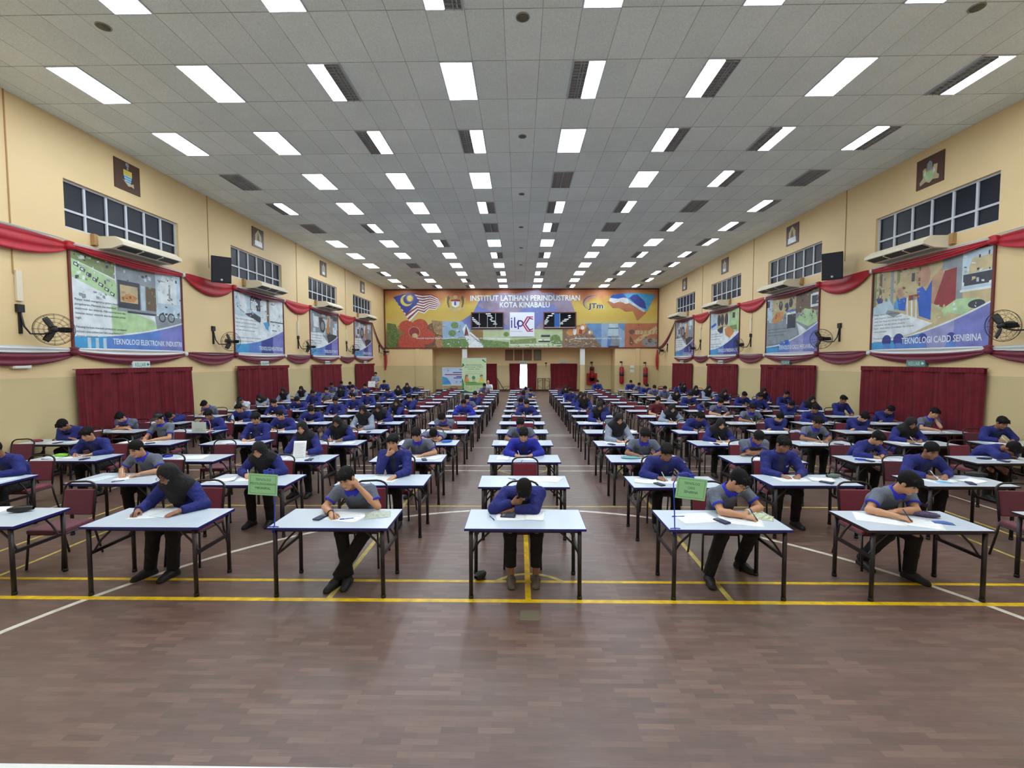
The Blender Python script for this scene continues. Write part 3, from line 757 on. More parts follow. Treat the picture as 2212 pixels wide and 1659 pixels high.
for k, y in enumerate(BAYL): plaque('left', XL, y + 1.33, (0, 2, 3, 3)[k], 'brown plaque with %s, %s on the left wall' % (('yellow and blue wave shield', 'white scroll emblem', 'pale round emblem', 'small pale emblem')[k], bayw[k]))
for k, (y, ln) in enumerate(zip(BAYR, LENR)): plaque('right', XR, y + 2.13, (1, 2, 3, 3)[k], 'brown plaque with %s, %s on the right wall' % (('two supporters and a shield', 'white scroll emblem', 'pale emblem', 'small pale emblem')[k], bayw[k]))

# curtains over the side doors
def curtain_mesh(L, H, seed, gap=None, axis='Y'):
    r = random.Random(seed); b = MB(); n = int(L / 0.022); rows = 10
    ph = r.uniform(0, 6); P = []
    for i in range(n + 1):
        u = L * i / n; row = []
        for j in range(rows + 1):
            v = H * j / rows; top = j / rows
            d = (0.022 * math.sin(u * 41 + ph + 1.7 * math.sin(u * 5.3 + ph)) + 0.016 * math.sin(u * 67 + 2.2 * math.sin(u * 3.1))) * (0.5 + 0.5 * (1 - top)) + 0.028 * math.sin(u * 9 + 1.3 * ph + .8 * top)
            uu = u + 0.02 * math.sin(v * 2 + u * 5) - 0.04 * (1 - top) * math.sin(PI * u / L * 2)
            if gap: uu += gap * (1 - top) * 0
            row.append((0.09 + d, uu, v) if axis == 'Y' else (uu, 0.09 + d, v))
        P.append(row)
    b.grid(M_curt, P)
    hb = []
    for i in range(n + 1):
        u = L * i / n; hb.append([(0.115 + 0.012 * math.sin(u * 60), u, H - 0.10), (0.12 + .006 * math.sin(u * 60), u, H + 0.02)] if axis == 'Y' else [(u, 0.115 + 0.012 * math.sin(u * 60), H - .10), (u, 0.12 + .006 * math.sin(u * 60), H + .02)])
    b.grid(M_curt, hb)
    return b
def curtain(side, x, y, L, seed, lab):
    s = 1 if side == 'left' else -1
    t = thing('door_curtain', lab, 'curtain', (x, y, 0.10), 0, 'dark red curtains over the hall doors')
    if s < 0: t.scale = (-1, 1, 1)
    curtain_mesh(L, 2.11, seed).build('pleated_drape', t)
    r = MB(); r.tube(mat('curtain_rail', (150, 120, 100), 0.5), [(0.08, -0.05, 2.12), (0.08, L + 0.05, 2.12)], 0.012, 8); r.build('curtain_rail', t)
for k, y in enumerate(BAYL): curtain('left', XL, y - .02, 3.74, k, 'dark red door curtain on the left wall below the %s poster' % bayw[k])
for k, (y, ln) in enumerate(zip(BAYR, LENR)): curtain('right', XR, y + .02, ln + .2, 10 + k, 'dark red door curtain on the right wall below the %s poster' % bayw[k])

# exit signs over the curtains
def exit_sign(fr, lab, lit=True, W=0.56):
    t = thing('exit_sign', lab, 'exit sign', (0, 0, 0), 0, 'exit signs over the doors'); t.matrix_world = fr
    b = MB(); b.box(mat('sign_box_white', (206, 226, 222), 0.4) if lit else mat('sign_box_teal', (92, 138, 132), 0.4), (0, 0, .05), (W, .17, .1)); b.build('box', t)
    b = MB(); b.text(mat('sign_green', (40, 116, 92), 0.5) if lit else mat('sign_white', (212, 226, 222), 0.5), 'KELUAR', Matrix.Translation((-W * .38, -.055, 0)), .12, .1015, fit=W * .62, fith=.10)
    b.prism(b.mats[0], [(W * .30, .0), (W * .38, .05), (W * .38, .02), (W * .45, .02), (W * .45, -.02), (W * .38, -.02), (W * .38, -.05)], .1, .1015)
    b.build('lettering', t)
for k, y in enumerate(BAYL): exit_sign(frame_on('left', XL, y + 1.82, 2.32), 'green and white KELUAR exit sign, %s on the left wall' % bayw[k], True)
for k, (y, ln) in enumerate(zip(BAYR, LENR)): exit_sign(frame_on('right', XR, y + 1.83, 2.32), 'KELUAR exit sign, %s on the right wall' % bayw[k], k > 1)

# wall fans
def fan_mesh():
    cage = MB()
    for r_, z in ((.33, 0.0), (.31, .045), (.31, -.05), (.24, .065), (.24, -.075), (.16, .075), (.16, -.085), (.08, .08)):
        cage.tube(M_dark, [(r_ * math.cos(2 * PI * k / 32), r_ * math.sin(2 * PI * k / 32), z) for k in range(32)], 0.003 if r_ < .33 else .006, 5, True)
    for k in range(12):
        a = 2 * PI * k / 12; c, s_ = math.cos(a), math.sin(a)
        cage.tube(M_dark, [(.05 * c, .05 * s_, .082), (.18 * c, .18 * s_, .074), (.30 * c, .30 * s_, .046), (.33 * c, .33 * s_, 0), (.30 * c, .30 * s_, -.052), (.15 * c, .15 * s_, -.086), (.05 * c, .05 * s_, -.09)], 0.0022, 4)
    cage.lathe(M_dark, [(.05, .078), (.05, .086), (.01, .09)])
    bl = []
    for k in range(3):
        b = MB(); a0 = 2 * PI * k / 3
        P = []
        for i in range(7):
            rr = .05 + .235 * i / 6; wd = .022 + .038 * math.sin(PI * min(1, .25 + .75 * i / 6) * .75)
            P.append([((rr * math.cos(a0) - o * wd * math.sin(a0)), (rr * math.sin(a0) + o * wd * math.cos(a0)), o * .03 + .0) for o in (-1, -.3, .4, 1)])
        b.grid(M_black, P, True, 0.004); bl.append(b.mesh('blade'))
    mo = MB(); mo.lathe(M_black, [(.03, -.25), (.075, -.24), (.085, -.12), (.07, -.06), (.04, -.02), (.04, .02), (.02, .035)], (0, 0, 0), 16)
    return cage.mesh('cage'), bl, mo.mesh('motor')
FC, FB, FM = fan_mesh()
def wall_fan(side, x, y, z, aim, lab, pipe=None):
    """y: where its bracket is on the wall; aim = direction the fan faces in the hall"""
    s = 1 if side == 'left' else -1
    t = thing('wall_fan', lab, 'fan', (x, y, 0), 0, 'black wall fans along the side walls')
    hub = Vector((s * 0.42, 0.30, z))
    br = MB(); br.box(M_dark, (s * 0.03, 0, z + .42), (0.06, 0.14, 0.16)); br.box(M_dark, (s * 0.02, 0, z + .15), (0.04, 0.05, 0.5)); br.build('wall_bracket', t)
    ar = MB(); ar.tube(M_black, [(s * .03, 0, z + .36), (s * .08, 0.02, z + .05), (s * .16, 0.06, z - .10), (s * .30, 0.18, z - .10), (hub.x, hub.y, z - .04)], .018, 8); ar.build('arm', t)
    R = Vector(aim).normalized().to_track_quat('Z', 'Y').to_matrix().to_4x4(); R.translation = hub
    for n, m in (('motor', FM), ('cage', FC)): link(n, m, t).matrix_local = R
    for m in FB: link('blade', m, t).matrix_local = R
    if pipe: 
        c = MB(); c.box(M_cream, (s * .03, 0, z + .88), (.05, .11, .62)); c.build('switch_box', t)
for k, (y, a) in enumerate(((9.3, (1, -.75, -.12)), (15.25, (1, -.5, -.12)), (21.15, (1, -.9, -.1)), (27.1, (1, -.9, -.1)), (33.4, (1, -.9, -.1)))):
    wall_fan('left', XL, y, 3.08, a, 'black wall fan on the left wall, %s from the front' % ('first', 'second', 'third', 'fourth', 'fifth')[k], k in (0, 2, 3))
for k, (y, a) in enumerate(((9.45, (-1, -.1, -.12)), (15.2, (-1, -.9, -.12)), (20.95, (-1, -.2, -.1)), (26.7, (-1, -.5, -.1)), (32.6, (-1, -.8, -.1)))):
    wall_fan('right', XR, y, 3.12, a, 'black wall fan on the right wall, %s from the front' % ('first', 'second', 'third', 'fourth', 'fifth')[k], k in (2, 3))

# loudspeakers
def loudspeaker(side, x, y, z, rz, lab):
    s = 1 if side == 'left' else -1
    t = thing('loudspeaker', lab, 'loudspeaker', (x + s * .48, y, z), rz)
    b = MB(); b.prism(mat('black_cabinet', (24, 24, 30), 0.6), [(-.28, -.22), (.28, -.22), (.22, .24), (-.22, .24)], 0, .84)
    tilt = Matrix.Rotation(math.radians(8), 4, 'X'); b.bm.transform(tilt); b.build('cabinet', t)
    g = MB(); g.box(mat('speaker_grille', (34, 36, 46), 0.7, bump=.5, bscale=200), (0, -.232, .42), (.5, .02, .76)); g.bm.transform(tilt); g.build('front_grille', t)
    g = MB(); g.lathe(M_alu, [(.035, -.246), (.035, -.25), (.01, -.251)], (0, 0, .1), 12, 'Y'); g.bm.transform(tilt); g.build('badge', t)
    m = MB(); m.tube(M_dark, [(0, .24, .35), (0, .42, .40)], .03, 8); m.box(M_dark, (0, .44, .4), (.16, .05, .2)); m.build('wall_bracket', t)
loudspeaker('left', XL, 15.0, 4.98, .75, 'black loudspeaker high on the left wall before the second window')
loudspeaker('right', XR, 14.9, 4.98, -.75, 'black loudspeaker high on the right wall before the second window')

# satin swags looped along both walls
def swag_sheet(m, y0, y1, z, sag, wd, dx, seed, rows=7):
    r = random.Random(seed); n = 24; b = MB(); P = []
    for i in range(n + 1):
        t = i / n; arch_ = 4 * t * (1 - t); row = []
        ww = wd * (0.28 + 0.72 * arch_ ** .6)
        for j in range(rows + 1):
            q = j / rows
            zz = z - sag * arch_ * (0.35 + 0.65 * q) - ww * (q - .5)
            row.append((dx + 0.022 * math.sin(q * PI * 4 + 1.2 * math.sin(t * 3) + seed) * (.4 + arch_) + .02 * arch_, y0 + (y1 - y0) * t, zz))
        P.append(row)
    b.grid(m, P, True, 0.003); return b
def swag(side, x, y0, y1, z, parts, lab, knot=None, seed=0):
    s = 1 if side == 'left' else -1
    t = thing('satin_swag', lab, 'swag', (x, 0, 0), 0, 'satin swags along the side walls')
    if s < 0: t.scale = (-1, 1, 1)
    for nm, m, dz, sag, wd, dx in parts: swag_sheet(m, y0, y1, z + dz, sag, wd, dx, seed).build(nm, t)
    if knot:
        b = MB(); b.lathe(knot, [(.02, -.10), (.09, -.07), (.11, -.01), (.07, .04), (.10, .08), (.03, .11)], (.07, y0, z), 10, 'Z'); b.build('knot', t)
        b = MB(); b.lathe(M_whitec, [(.02, -.07), (.06, -.04), (.06, .03), (.02, .06)], (.06, y1, z), 8, 'Z'); b.build('rosette', t)
for side, x, bays, lens in (('left', XL, BAYL, [3.52] * 4), ('right', XR, BAYR, LENR)):
    for k, (y, ln) in enumerate(zip(bays, lens)):
        y1 = y + ln + .02; nxt = bays[k + 1] if k < 3 else None
        swag(side, x, y, y1, 5.04, [('white_band', M_whitec, .07, .05, .10, .075), ('red_band', M_red if k < 1 else M_maroonc, 0.0, .10, .16, .085)], 'red and white swag over the %s poster on the %s wall' % (bayw[k], side), M_red, k)
        swag(side, x, y, y1, 2.63, [('white_band', M_whitec, .05, .10, .15, .05), ('maroon_band', M_maroonc, -.03, .22, .13, .06)], 'maroon and white swag under the %s poster on the %s wall' % (bayw[k], side), M_maroonc, k + 5)
        if nxt:
            swag(side, x, y1 + .06, nxt, 5.04, [('red_drape', M_red, 0, .30, .34, .06)], 'red swag between the %s and next poster, upper line of the %s wall' % (bayw[k], side), None, k + 9)
            swag(side, x, y1 + .06, nxt, 2.63, [('white_band', M_whitec, .06, .04, .05, .05), ('maroon_drape', M_maroonc, 0, .22, .26, .06)], 'maroon swag after the %s poster, lower line of the %s wall' % (bayw[k], side), None, k + 13)
    y0 = 7.9
    swag(side, x, y0, bays[0], 5.04, [('white_band', M_whitec, .12, .02, .05, .05), ('red_drape', M_red, -.02, .18, .34, .06)], 'red swag before the nearest poster, upper line of the %s wall' % side, None, 20)
    swag(side, x, y0, bays[0], 2.63, [('white_band', M_whitec, .04, .02, .15, .05), ('maroon_drape', M_maroonc, -.06, .16, .20, .06)], 'maroon swag before the nearest poster, lower line of the %s wall' % side, None, 21)
    # last drape falls to the corner and hangs down as a tail
    s = 1 if side == 'left' else -1
    t = thing('corner_drape', 'red drape falling from the far %s poster to the mural corner' % side, 'drape', (x, 0, 0), 0)
    if s < 0: t.scale = (-1, 1, 1)
    ye = bays[3] + lens[3]; b = MB(); P = []
    for i in range(17):
        q = i / 16; zz = 5.0 - 1.72 * q - .35 * math.sin(PI * q) ; w_ = .10 + .14 * math.sin(PI * q)
        P.append([(.06 + .02 * math.sin(j * 2.2), ye + (YB - .1 - ye) * q, zz + w_ * (j / 4 - .5)) for j in range(5)])
    b.grid(M_maroonc, P, True, .003); b.build('falling_drape', t)
    b = MB(); P = []
    for i in range(11):
        q = i / 10; P.append([(.06 + (.05 + .06 * math.sin(PI * q)) * (1 + math.cos(2 * PI * j / 8)) * .9, YB - .14 + (.03 + .07 * math.sin(PI * q)) * math.sin(2 * PI * j / 8), 3.2 - 1.5 * q) for j in range(9)])
    b.grid(M_red, P); b.build('hanging_tail', t)

t = thing('emergency_light', 'small white emergency light box on the left wall under the nearest swag', 'emergency light', (XL, 9.25, 2.30))
b = MB(); b.box(M_cream, (.04, 0, 0), (.08, .36, .09), bevel=.01); b.build('casing', t)
b = MB(); b.box(M_white, (.084, 0, -.01), (.01, .30, .05)); b.build('diffuser', t)
# ------------------------------------------------------------------ the end wall: painted mural board, recess and what stands there
def mural_material():
    m = bpy.data.materials.new('mural_sunset_print'); m.use_nodes = True
    nt = m.node_tree; b = nt.nodes['Principled BSDF']
    tc = nt.nodes.new('ShaderNodeTexCoord'); sx = nt.nodes.new('ShaderNodeSeparateXYZ'); nt.links.new(tc.outputs['Object'], sx.inputs[0])
    n = nt.nodes.new('ShaderNodeTexNoise'); n.inputs['Scale'].default_value = 0.55; n.inputs['Detail'].default_value = 6
    nt.links.new(tc.outputs['Object'], n.inputs['Vector'])
    v = lin(nt, 'DIVIDE', sx.outputs[1], 4.5)
    v2 = lin(nt, 'ADD', v, lin(nt, 'MULTIPLY', lin(nt, 'SUBTRACT', n.outputs['Fac'], 0.5), 0.55))
    r = nt.nodes.new('ShaderNodeValToRGB'); e = r.color_ramp.elements
    e[0].position = 0; e[0].color = srgb(120, 104, 72); e[1].position = 1; e[1].color = srgb(166, 88, 62)
    for p, c in ((.30, (150, 120, 70)), (.42, (204, 186, 112)), (.58, (208, 178, 84)), (.74, (208, 188, 92)), (.86, (192, 128, 78))):
        x = e.new(p); x.color = srgb(*c)
    nt.links.new(v2, r.inputs['Fac']); nt.links.new(r.outputs['Color'], b.inputs['Base Color']); b.inputs['Roughness'].default_value = .55
    return m
MX0, MZ0, MW, MH = XL + .05, 3.34, XR - XL - .10, 4.48
def mu(cx, cy): return (-10.19 + .0098 * (cx - 48) - MX0) / MW, (7.87 - .00981 * (cy - 48) - MZ0) / MH
def build_mural():
    fr = frame_on('back', MX0, YB - .002, MZ0)
    t = thing('mural_board', 'wide painted mural board across the end wall with flags, mountain and lettering', 'mural', (0, 0, 0)); t.matrix_world = fr
    a = Art(MW, MH, mural_material())
    def pl(m, *pts): a.poly(m, [mu(*p) for p in pts])
    def ell(m, cx, cy, rx, ry, n=24): a.poly(m, [mu(cx + rx * math.cos(2 * PI * k / n), cy + ry * math.sin(2 * PI * k / n)) for k in range(n)])
    m_mtn = mat('print_mountain', (146, 134, 158), .5, noise=.22, nscale=1.6); m_mtnb = mat('print_mountain_blue', (112, 124, 188), .5, noise=.12, nscale=1.2)
    m_rafl = mat('print_petal_red', (186, 82, 66), .5, noise=.22, nscale=7); m_leaf = mat('print_leaf_green', (98, 120, 66), .5, noise=.3, nscale=4); m_earth = mat('print_earth', (116, 92, 66), .5, noise=.3, nscale=5)
    m_bldg = mat('print_pale_building', (184, 200, 156), .5, noise=.06, nscale=3); m_tree = mat('print_tree_green', (110, 140, 86), .5, noise=.3, nscale=6); m_coral = mat('print_coral', (136, 112, 92), .5, noise=.35, nscale=5)
    m_sky = mat('print_sky', (150, 180, 212), .5, noise=.1, nscale=2); m_sky2 = mat('print_deep_sky', (104, 148, 198), .5, noise=.15, nscale=2)
    m_terr = mat('print_terracotta', (182, 116, 88), .5, noise=.12, nscale=2)
    # mountain and blue slope behind the lettering
    pl(m_mtnb, (560, 330), (640, 290), (720, 240), (765, 150), (800, 120), (860, 130), (900, 180), (1000, 270), (1010, 365), (560, 365))
    pl(m_mtn, (760, 175), (880, 90), (960, 82), (1060, 88), (1150, 70), (1225, 58), (1260, 82), (1330, 80), (1400, 110), (1480, 150), (1520, 250), (1515, 362), (1010, 362), (900, 240), (800, 200))
    pl(m_mtnb, (1120, 200), (1350, 170), (1380, 240), (1262, 300), (1200, 362), (1010, 362), (1010, 260))
    # lower strip of pictures
    pl(m_leaf, (52, 310), (120, 320), (150, 420), (150, 512), (52, 512)); pl(m_earth, (120, 470), (420, 300), (500, 300), (500, 512), (120, 512))
    pl(mat('print_fawn', (158, 134, 100), .5, noise=.3, nscale=4), (400, 290), (500, 300), (500, 420), (420, 380)); ell(mat('print_tan', (176, 134, 92), .5), 460, 460, 30, 50)
    pl(m_sky, (485, 300), (640, 300), (700, 365), (700, 470), (485, 470)); pl(m_tree, (485, 440), (640, 420), (820, 455), (820, 506), (485, 506))
    pl(m_pw := M_pwhite, (690, 506), (640, 360), (668, 318), (690, 370), (760, 430), (812, 506)); pl(M_pdark, (655, 410), (668, 332), (690, 410)); pl(M_pred, (662, 410), (670, 350), (682, 410))
    for i in range(6): pl(M_pgrey, (690 + 18 * i, 395 + 18 * i), (700 + 18 * i, 395 + 18 * i), (760 + 10 * i, 445 + 6 * i), (752 + 10 * i, 448 + 6 * i))
    for cx, cy in ((580, 330), (560, 390), (620, 470), (660, 480)): ell(m_tree, cx, cy, 30, 26, 9)
    pl(m_bldg, (800, 365), (1415, 362), (1415, 512), (800, 512)); pl(m_tree, (800, 440), (1000, 460), (1000, 506), (800, 506)); pl(M_pgreen2, (1010, 445), (1210, 430), (1215, 470), (1010, 475))
    pl(M_pwhite, (815, 428), (1010, 430), (1010, 440), (815, 440)); pl(M_pdark, (1250, 405), (1320, 405), (1320, 422), (1250, 422)); pl(M_pwhite, (1220, 440), (1320, 440), (1320, 448), (1220, 448)); pl(M_pdark, (1230, 450), (1320, 450), (1320, 462), (1230, 462))
    for cx, cy, r in ((1360, 440, 42), (980, 400, 22), (1390, 470, 30), (850, 480, 24)): ell(m_tree, cx, cy, r, r * .9, 11)
    for i in range(12): pl(M_pgrey, (1010 + 33 * i, 482), (1014 + 33 * i, 482), (1014 + 33 * i, 505), (1010 + 33 * i, 505))
    pl(M_pwhite, (1010, 478), (1410, 478), (1410, 484), (1010, 484))
    pl(m_coral, (1415, 400), (1500, 340), (1600, 320), (1730, 340), (1730, 506), (1415, 506))
    r = random.Random(3)
    for i in range(22):
        x, y = r.uniform(1425, 1700), r.uniform(440, 500); dx, dy = r.uniform(20, 60), r.uniform(-26, 10); pl(r.choice([M_psand, M_pbrown, M_pgrey]), (x, y), (x + dx, y + dy), (x + dx, y + dy + 5), (x, y + 6))
    pl(m_sky2, (1590, 318), (1895, 318), (1895, 502), (1720, 502), (1650, 400)); pl(m_sky, (1715, 318), (1770, 318), (1770, 502), (1715, 502)); pl(m_sky, (1850, 350), (1895, 380), (1895, 502), (1850, 502))
    ell(M_porange, 1480, 385, 32, 26); ell(M_porange, 1540, 372, 52, 30); ell(M_pwhite, 1510, 372, 14, 36); pl(M_pred, (1545, 360), (1570, 372), (1565, 400), (1540, 395)); ell(M_porange, 1575, 342, 26, 22); ell(M_pwhite, 1570, 350, 14, 16); ell(M_pskin, 1630, 388, 20, 18); ell(M_pwhite, 1624, 386, 8, 12)
    # round tower
    pl(M_pblue, (1772, 320), (1842, 320), (1850, 415), (1764, 415)); pl(M_pgrey, (1764, 415), (1850, 415), (1858, 500), (1758, 500)); pl(M_pmid, (1764, 415), (1790, 415), (1786, 500), (1758, 500)); pl(M_pdark, (1768, 352), (1846, 352), (1846, 358), (1768, 358)); pl(M_pdark, (1770, 490), (1850, 490), (1850, 503), (1770, 503))
    pl(m_terr, (1895, 318), (2160, 318), (2160, 505), (1895, 505)); ell(M_pbrown, 1950, 385, 22, 20); pl(M_pbrown, (1935, 410), (1965, 460), (1955, 490), (1930, 480)); ell(M_pgrey, 2090, 465, 62, 36); ell(M_pbrown, 2090, 450, 18, 16)
    pl(M_psand, (1975, 372), (2155, 375), (2155, 402), (1975, 402)); pl(M_psand, (1960, 455), (2135, 338), (2148, 362), (1985, 475))
    for i in range(5): pl(M_pbrown, (2010 + 30 * i, 372), (2013 + 30 * i, 372), (2013 + 30 * i, 402), (2010 + 30 * i, 402))
    rr = random.Random(8)
    def speck(ms, x0, y0, x1, y1, n):
        for i in range(n):
            x, y, w_, h_ = rr.uniform(x0, x1), rr.uniform(y0, y1), rr.uniform(4, 18), rr.uniform(3, 12); ell(rr.choice(ms), x + w_ / 2, y + h_ / 2, w_ / 2, h_ / 2, 6)
    speck([m_leaf, m_tree, M_pgreen2], 55, 330, 145, 505, 40); speck([m_earth, M_pbrown, M_psand], 330, 310, 500, 500, 40); speck([m_tree, M_pgreen2, M_pgrey, M_pwhite], 490, 330, 690, 500, 44); speck([m_tree, M_pgreen2, m_bldg], 820, 440, 1400, 505, 60)
    speck([m_coral, M_psand, M_pbrown], 1425, 410, 1710, 500, 50); speck([m_mtn, M_pgrey, M_plav], 780, 95, 1480, 340, 70); speck([m_terr, M_pred, M_porange], 1900, 325, 2150, 500, 36)
    # red five-petalled flower with a round open centre
    for k, (dx, dy, rx, ry) in enumerate(((-62, -60, 60, 48), (40, -66, 62, 52), (92, 20, 66, 60), (-70, 62, 62, 58), (12, 96, 70, 40))): ell(m_rafl, 270 + dx, 398 + dy, rx, ry)
    ell(m_rafl, 268, 396, 84, 76); ell(M_pskin, 265, 382, 46, 44); ell(M_pred, 265, 382, 41, 39); ell(M_psand, 270, 408, 22, 18)
    # left flag: striped cloth with a dark canton, crescent and star
    def lerp(p, q, t): return (p[0] + (q[0] - p[0]) * t, p[1] + (q[1] - p[1]) * t)
    top = [(105, 112), (180, 88), (262, 80), (330, 92), (400, 90), (452, 116), (472, 160)]; bot = [(230, 300), (268, 262), (300, 226), (345, 240), (380, 206), (430, 210), (472, 176)]
    for i in range(14):
        t0, t1 = i / 14, (i + 1) / 14
        pl(M_pred if i % 2 == 0 else M_pwhite, *([lerp(p, q, t0) for p, q in zip(top, bot)] + [lerp(p, q, t1) for p, q in reversed(list(zip(top, bot)))]))
    pl(M_pnavy, (105, 112), (180, 88), (262, 80), (306, 142), (205, 246))
    ell(M_pyel, 208, 138, 48, 44); ell(M_pnavy, 222, 130, 40, 37)
    pl(M_pyel, *[(234 + (33 if k % 2 == 0 else 18) * math.cos(PI * k / 14), 122 + (33 if k % 2 == 0 else 18) * math.sin(PI * k / 14)) for k in range(28)])
    # right flag: blue, white, red wavy bands with a mountain on a pale corner
    pl(m_terr, (1755, 152), (1790, 140), (1850, 160), (1900, 158), (1940, 160), (2060, 235), (1990, 300), (1955, 225), (1900, 230), (1850, 200), (1800, 200))
    pl(M_pwhite, (1772, 148), (1780, 122), (1850, 118), (1920, 128), (1950, 158), (1900, 170), (1860, 150), (1810, 165)); pl(M_proyal, (1778, 122), (1800, 100), (1862, 92), (1960, 86), (1960, 140), (1900, 118), (1840, 130))
    pl(M_pcyan, (1880, 92), (1980, 86), (2128, 100), (2062, 228), (1940, 160)); pl(M_pnavy, (1925, 125), (1955, 100), (1985, 98), (2045, 150), (2058, 210), (1995, 190)); pl(M_pblue, (1926, 140), (2050, 222), (2040, 234), (1916, 156))
    # crest with two supporters and a scroll
    pl(M_psand, (520, 196), (548, 214), (588, 222), (630, 214), (660, 196), (640, 190), (590, 205), (545, 190)); pl(M_pred, (552, 132), (624, 132), (624, 146), (552, 146)); pl(M_pwhite, (556, 146), (620, 146), (616, 180), (588, 194), (560, 180)); pl(M_pnavy, (578, 148), (592, 148), (592, 176), (578, 176))
    ell(M_psand, 588, 112, 18, 14)
    for s in (-1, 1):
        pl(M_pbrown, (588 + s * 50, 100), (588 + s * 62, 108), (588 + s * 68, 150), (588 + s * 56, 190), (588 + s * 46, 196), (588 + s * 52, 150), (588 + s * 42, 120)); pl(M_pyel, (588 + s * 70, 124), (588 + s * 78, 116), (588 + s * 74, 150), (588 + s * 66, 160))
    # lettering
    def tx(m, s_, cx0, cx1, cyb, cyt):
        u0, v0 = mu(cx0, cyb); u1, v1 = mu(cx1, cyt); a.text(m, s_, u0, v0, .4, fit=(u1 - u0) * MW, fith=(v1 - v0) * MH)
    tx(M_pgrey, 'INSTITUT LATIHAN PERINDUSTRIAN', 703, 1548, 145, 102); tx(M_pwhite, 'INSTITUT LATIHAN PERINDUSTRIAN', 700, 1545, 142, 99)
    tx(M_pgrey, 'KOTA KINABALU', 931, 1316, 196, 154); tx(M_pwhite, 'KOTA KINABALU', 928, 1312, 193, 151)
    tx(M_pwhite, 'Menjadi organisasi peneraju dalam membangunkan tenaga kerja yang berdaya saing', 280, 915, 434, 418); tx(M_pwhite, 'Menghasilkan tenaga kerja yang berdaya saing', 1512, 1870, 438, 420)
    # round-swoosh logo
    for rx, ry, off, wd in ((80, 56, 0, 9), (66, 48, 6, 5)):
        P = []; Q = []
        for k in range(25):
            an = math.radians(60 + 190 * k / 24); P.append((1652 + off + rx * math.cos(an), 160 - ry * math.sin(an))); Q.append((1652 + off + (rx - wd * math.sin(PI * k / 24)) * math.cos(an), 160 - (ry - wd * .7 * math.sin(PI * k / 24)) * math.sin(an)))
        pl(M_pnavy if wd > 6 else M_pgrey, *(P + Q[::-1]))
    tx(M_pwhite, 'JTm', 1622, 1738, 206, 150); tx(mat('print_deep_navy', (30, 48, 112), .5), 'JTm', 1620, 1732, 203, 151)
    a.build('printed_picture', t)
    f = MB(); wd = .07
    for c, d in (((MW / 2, wd / 2, .03), (MW, wd, .06)), ((MW / 2, MH - wd / 2, .03), (MW, wd, .06)), ((wd / 2, MH / 2, .03), (wd, MH, .06)), ((MW - wd / 2, MH / 2, .03), (wd, MH, .06))): f.box(M_pframe, c, d)
    f.build('board_frame', t)
    # small white panel with an acronym logo
    fr2 = frame_on('back', -.78, YB - .045, 4.24); t2 = thing('logo_panel', 'square white panel with blue and red ilpk logo between the gallery windows', 'panel', (0, 0, 0)); t2.matrix_world = fr2
    b = Art(1.86, 1.83, mat('panel_white', (226, 232, 244), .4)); nb = mat('logo_blue', (44, 44, 150), .4); rb = mat('logo_crimson', (178, 34, 66), .4)
    b.rect(nb, .05, .36, .10, .68); b.disc(nb, .075, .75, .055); b.poly(nb, [(.17, .80), (.22, .80), (.22, .42), (.28, .42), (.28, .36), (.20, .36), (.17, .39)])
    b.rect(nb, .32, .30, .37, .68); b.disc(nb, .42, .54, .26); b.disc(b.b.mats[0], .42, .54, .15); b.rect(nb, .32, .32, .37, .66)
    for i, o in enumerate((0, .10)):
        b.poly(rb if i == 0 else mat('logo_violet', (120, 40, 110), .4), [(.50 + o, .50), (.70 + o * .9, .83 - o * .3), (.95, .83 - o), (.95, .79 - o), (.74 + o * .7, .79 - o * .6), (.57 + o, .50), (.74 + o * .7, .24 + o * .6), (.95, .24 + o), (.95, .20 + o), (.70 + o * .9, .20 + o * .3)])
    b.text(M_pgrey, 'KOTA KINABALU', .04, .20, .1, fit=.9, fith=.07)
    b.build('panel_face', t2)
    # gallery windows in the mural
    for i, (x0, x1) in enumerate(((-3.72, -1.24), (1.76, 4.24))):
        r_ = bpy.data.objects.new('window_%d' % (9 + i), None); C.objects.link(r_); r_['kind'] = 'structure'; r_.location = (x0, YB - .03, 4.83)
        W, H = x1 - x0, 1.25; f = MB()
        for c, d in (((W / 2, -.02, .04), (W, .1, .08)), ((W / 2, -.02, H - .04), (W, .1, .08)), ((.04, -.02, H / 2), (.08, .1, H - .16)), ((W - .04, -.02, H / 2), (.08, .1, H - .16))): f.box(M_brown, c, d)
        f.build('window_frame', r_)
        g = MB(); g.box(mat('dark_gallery_glass', (12, 14, 26), .015, spec=.6), (W / 2, .0, H / 2), (W - .14, .02, H - .14)); g.build('window_pane', r_)
        f = MB()
        for q in ((.25, .5, .75) if i == 0 else (.5,)): f.box(M_alu, (W * q, -.03, H / 2), (.03, .03, H - .14))
        f.box(M_alu, (W / 2, -.03, .1), (W - .16, .03, .03))
        if i: f.box(mat('blue_blind', (40, 96, 170), .6), (W * .42, -.018, H / 2), (.42, .01, H - .18))
        f.build('window_mullion', r_)
build_mural()

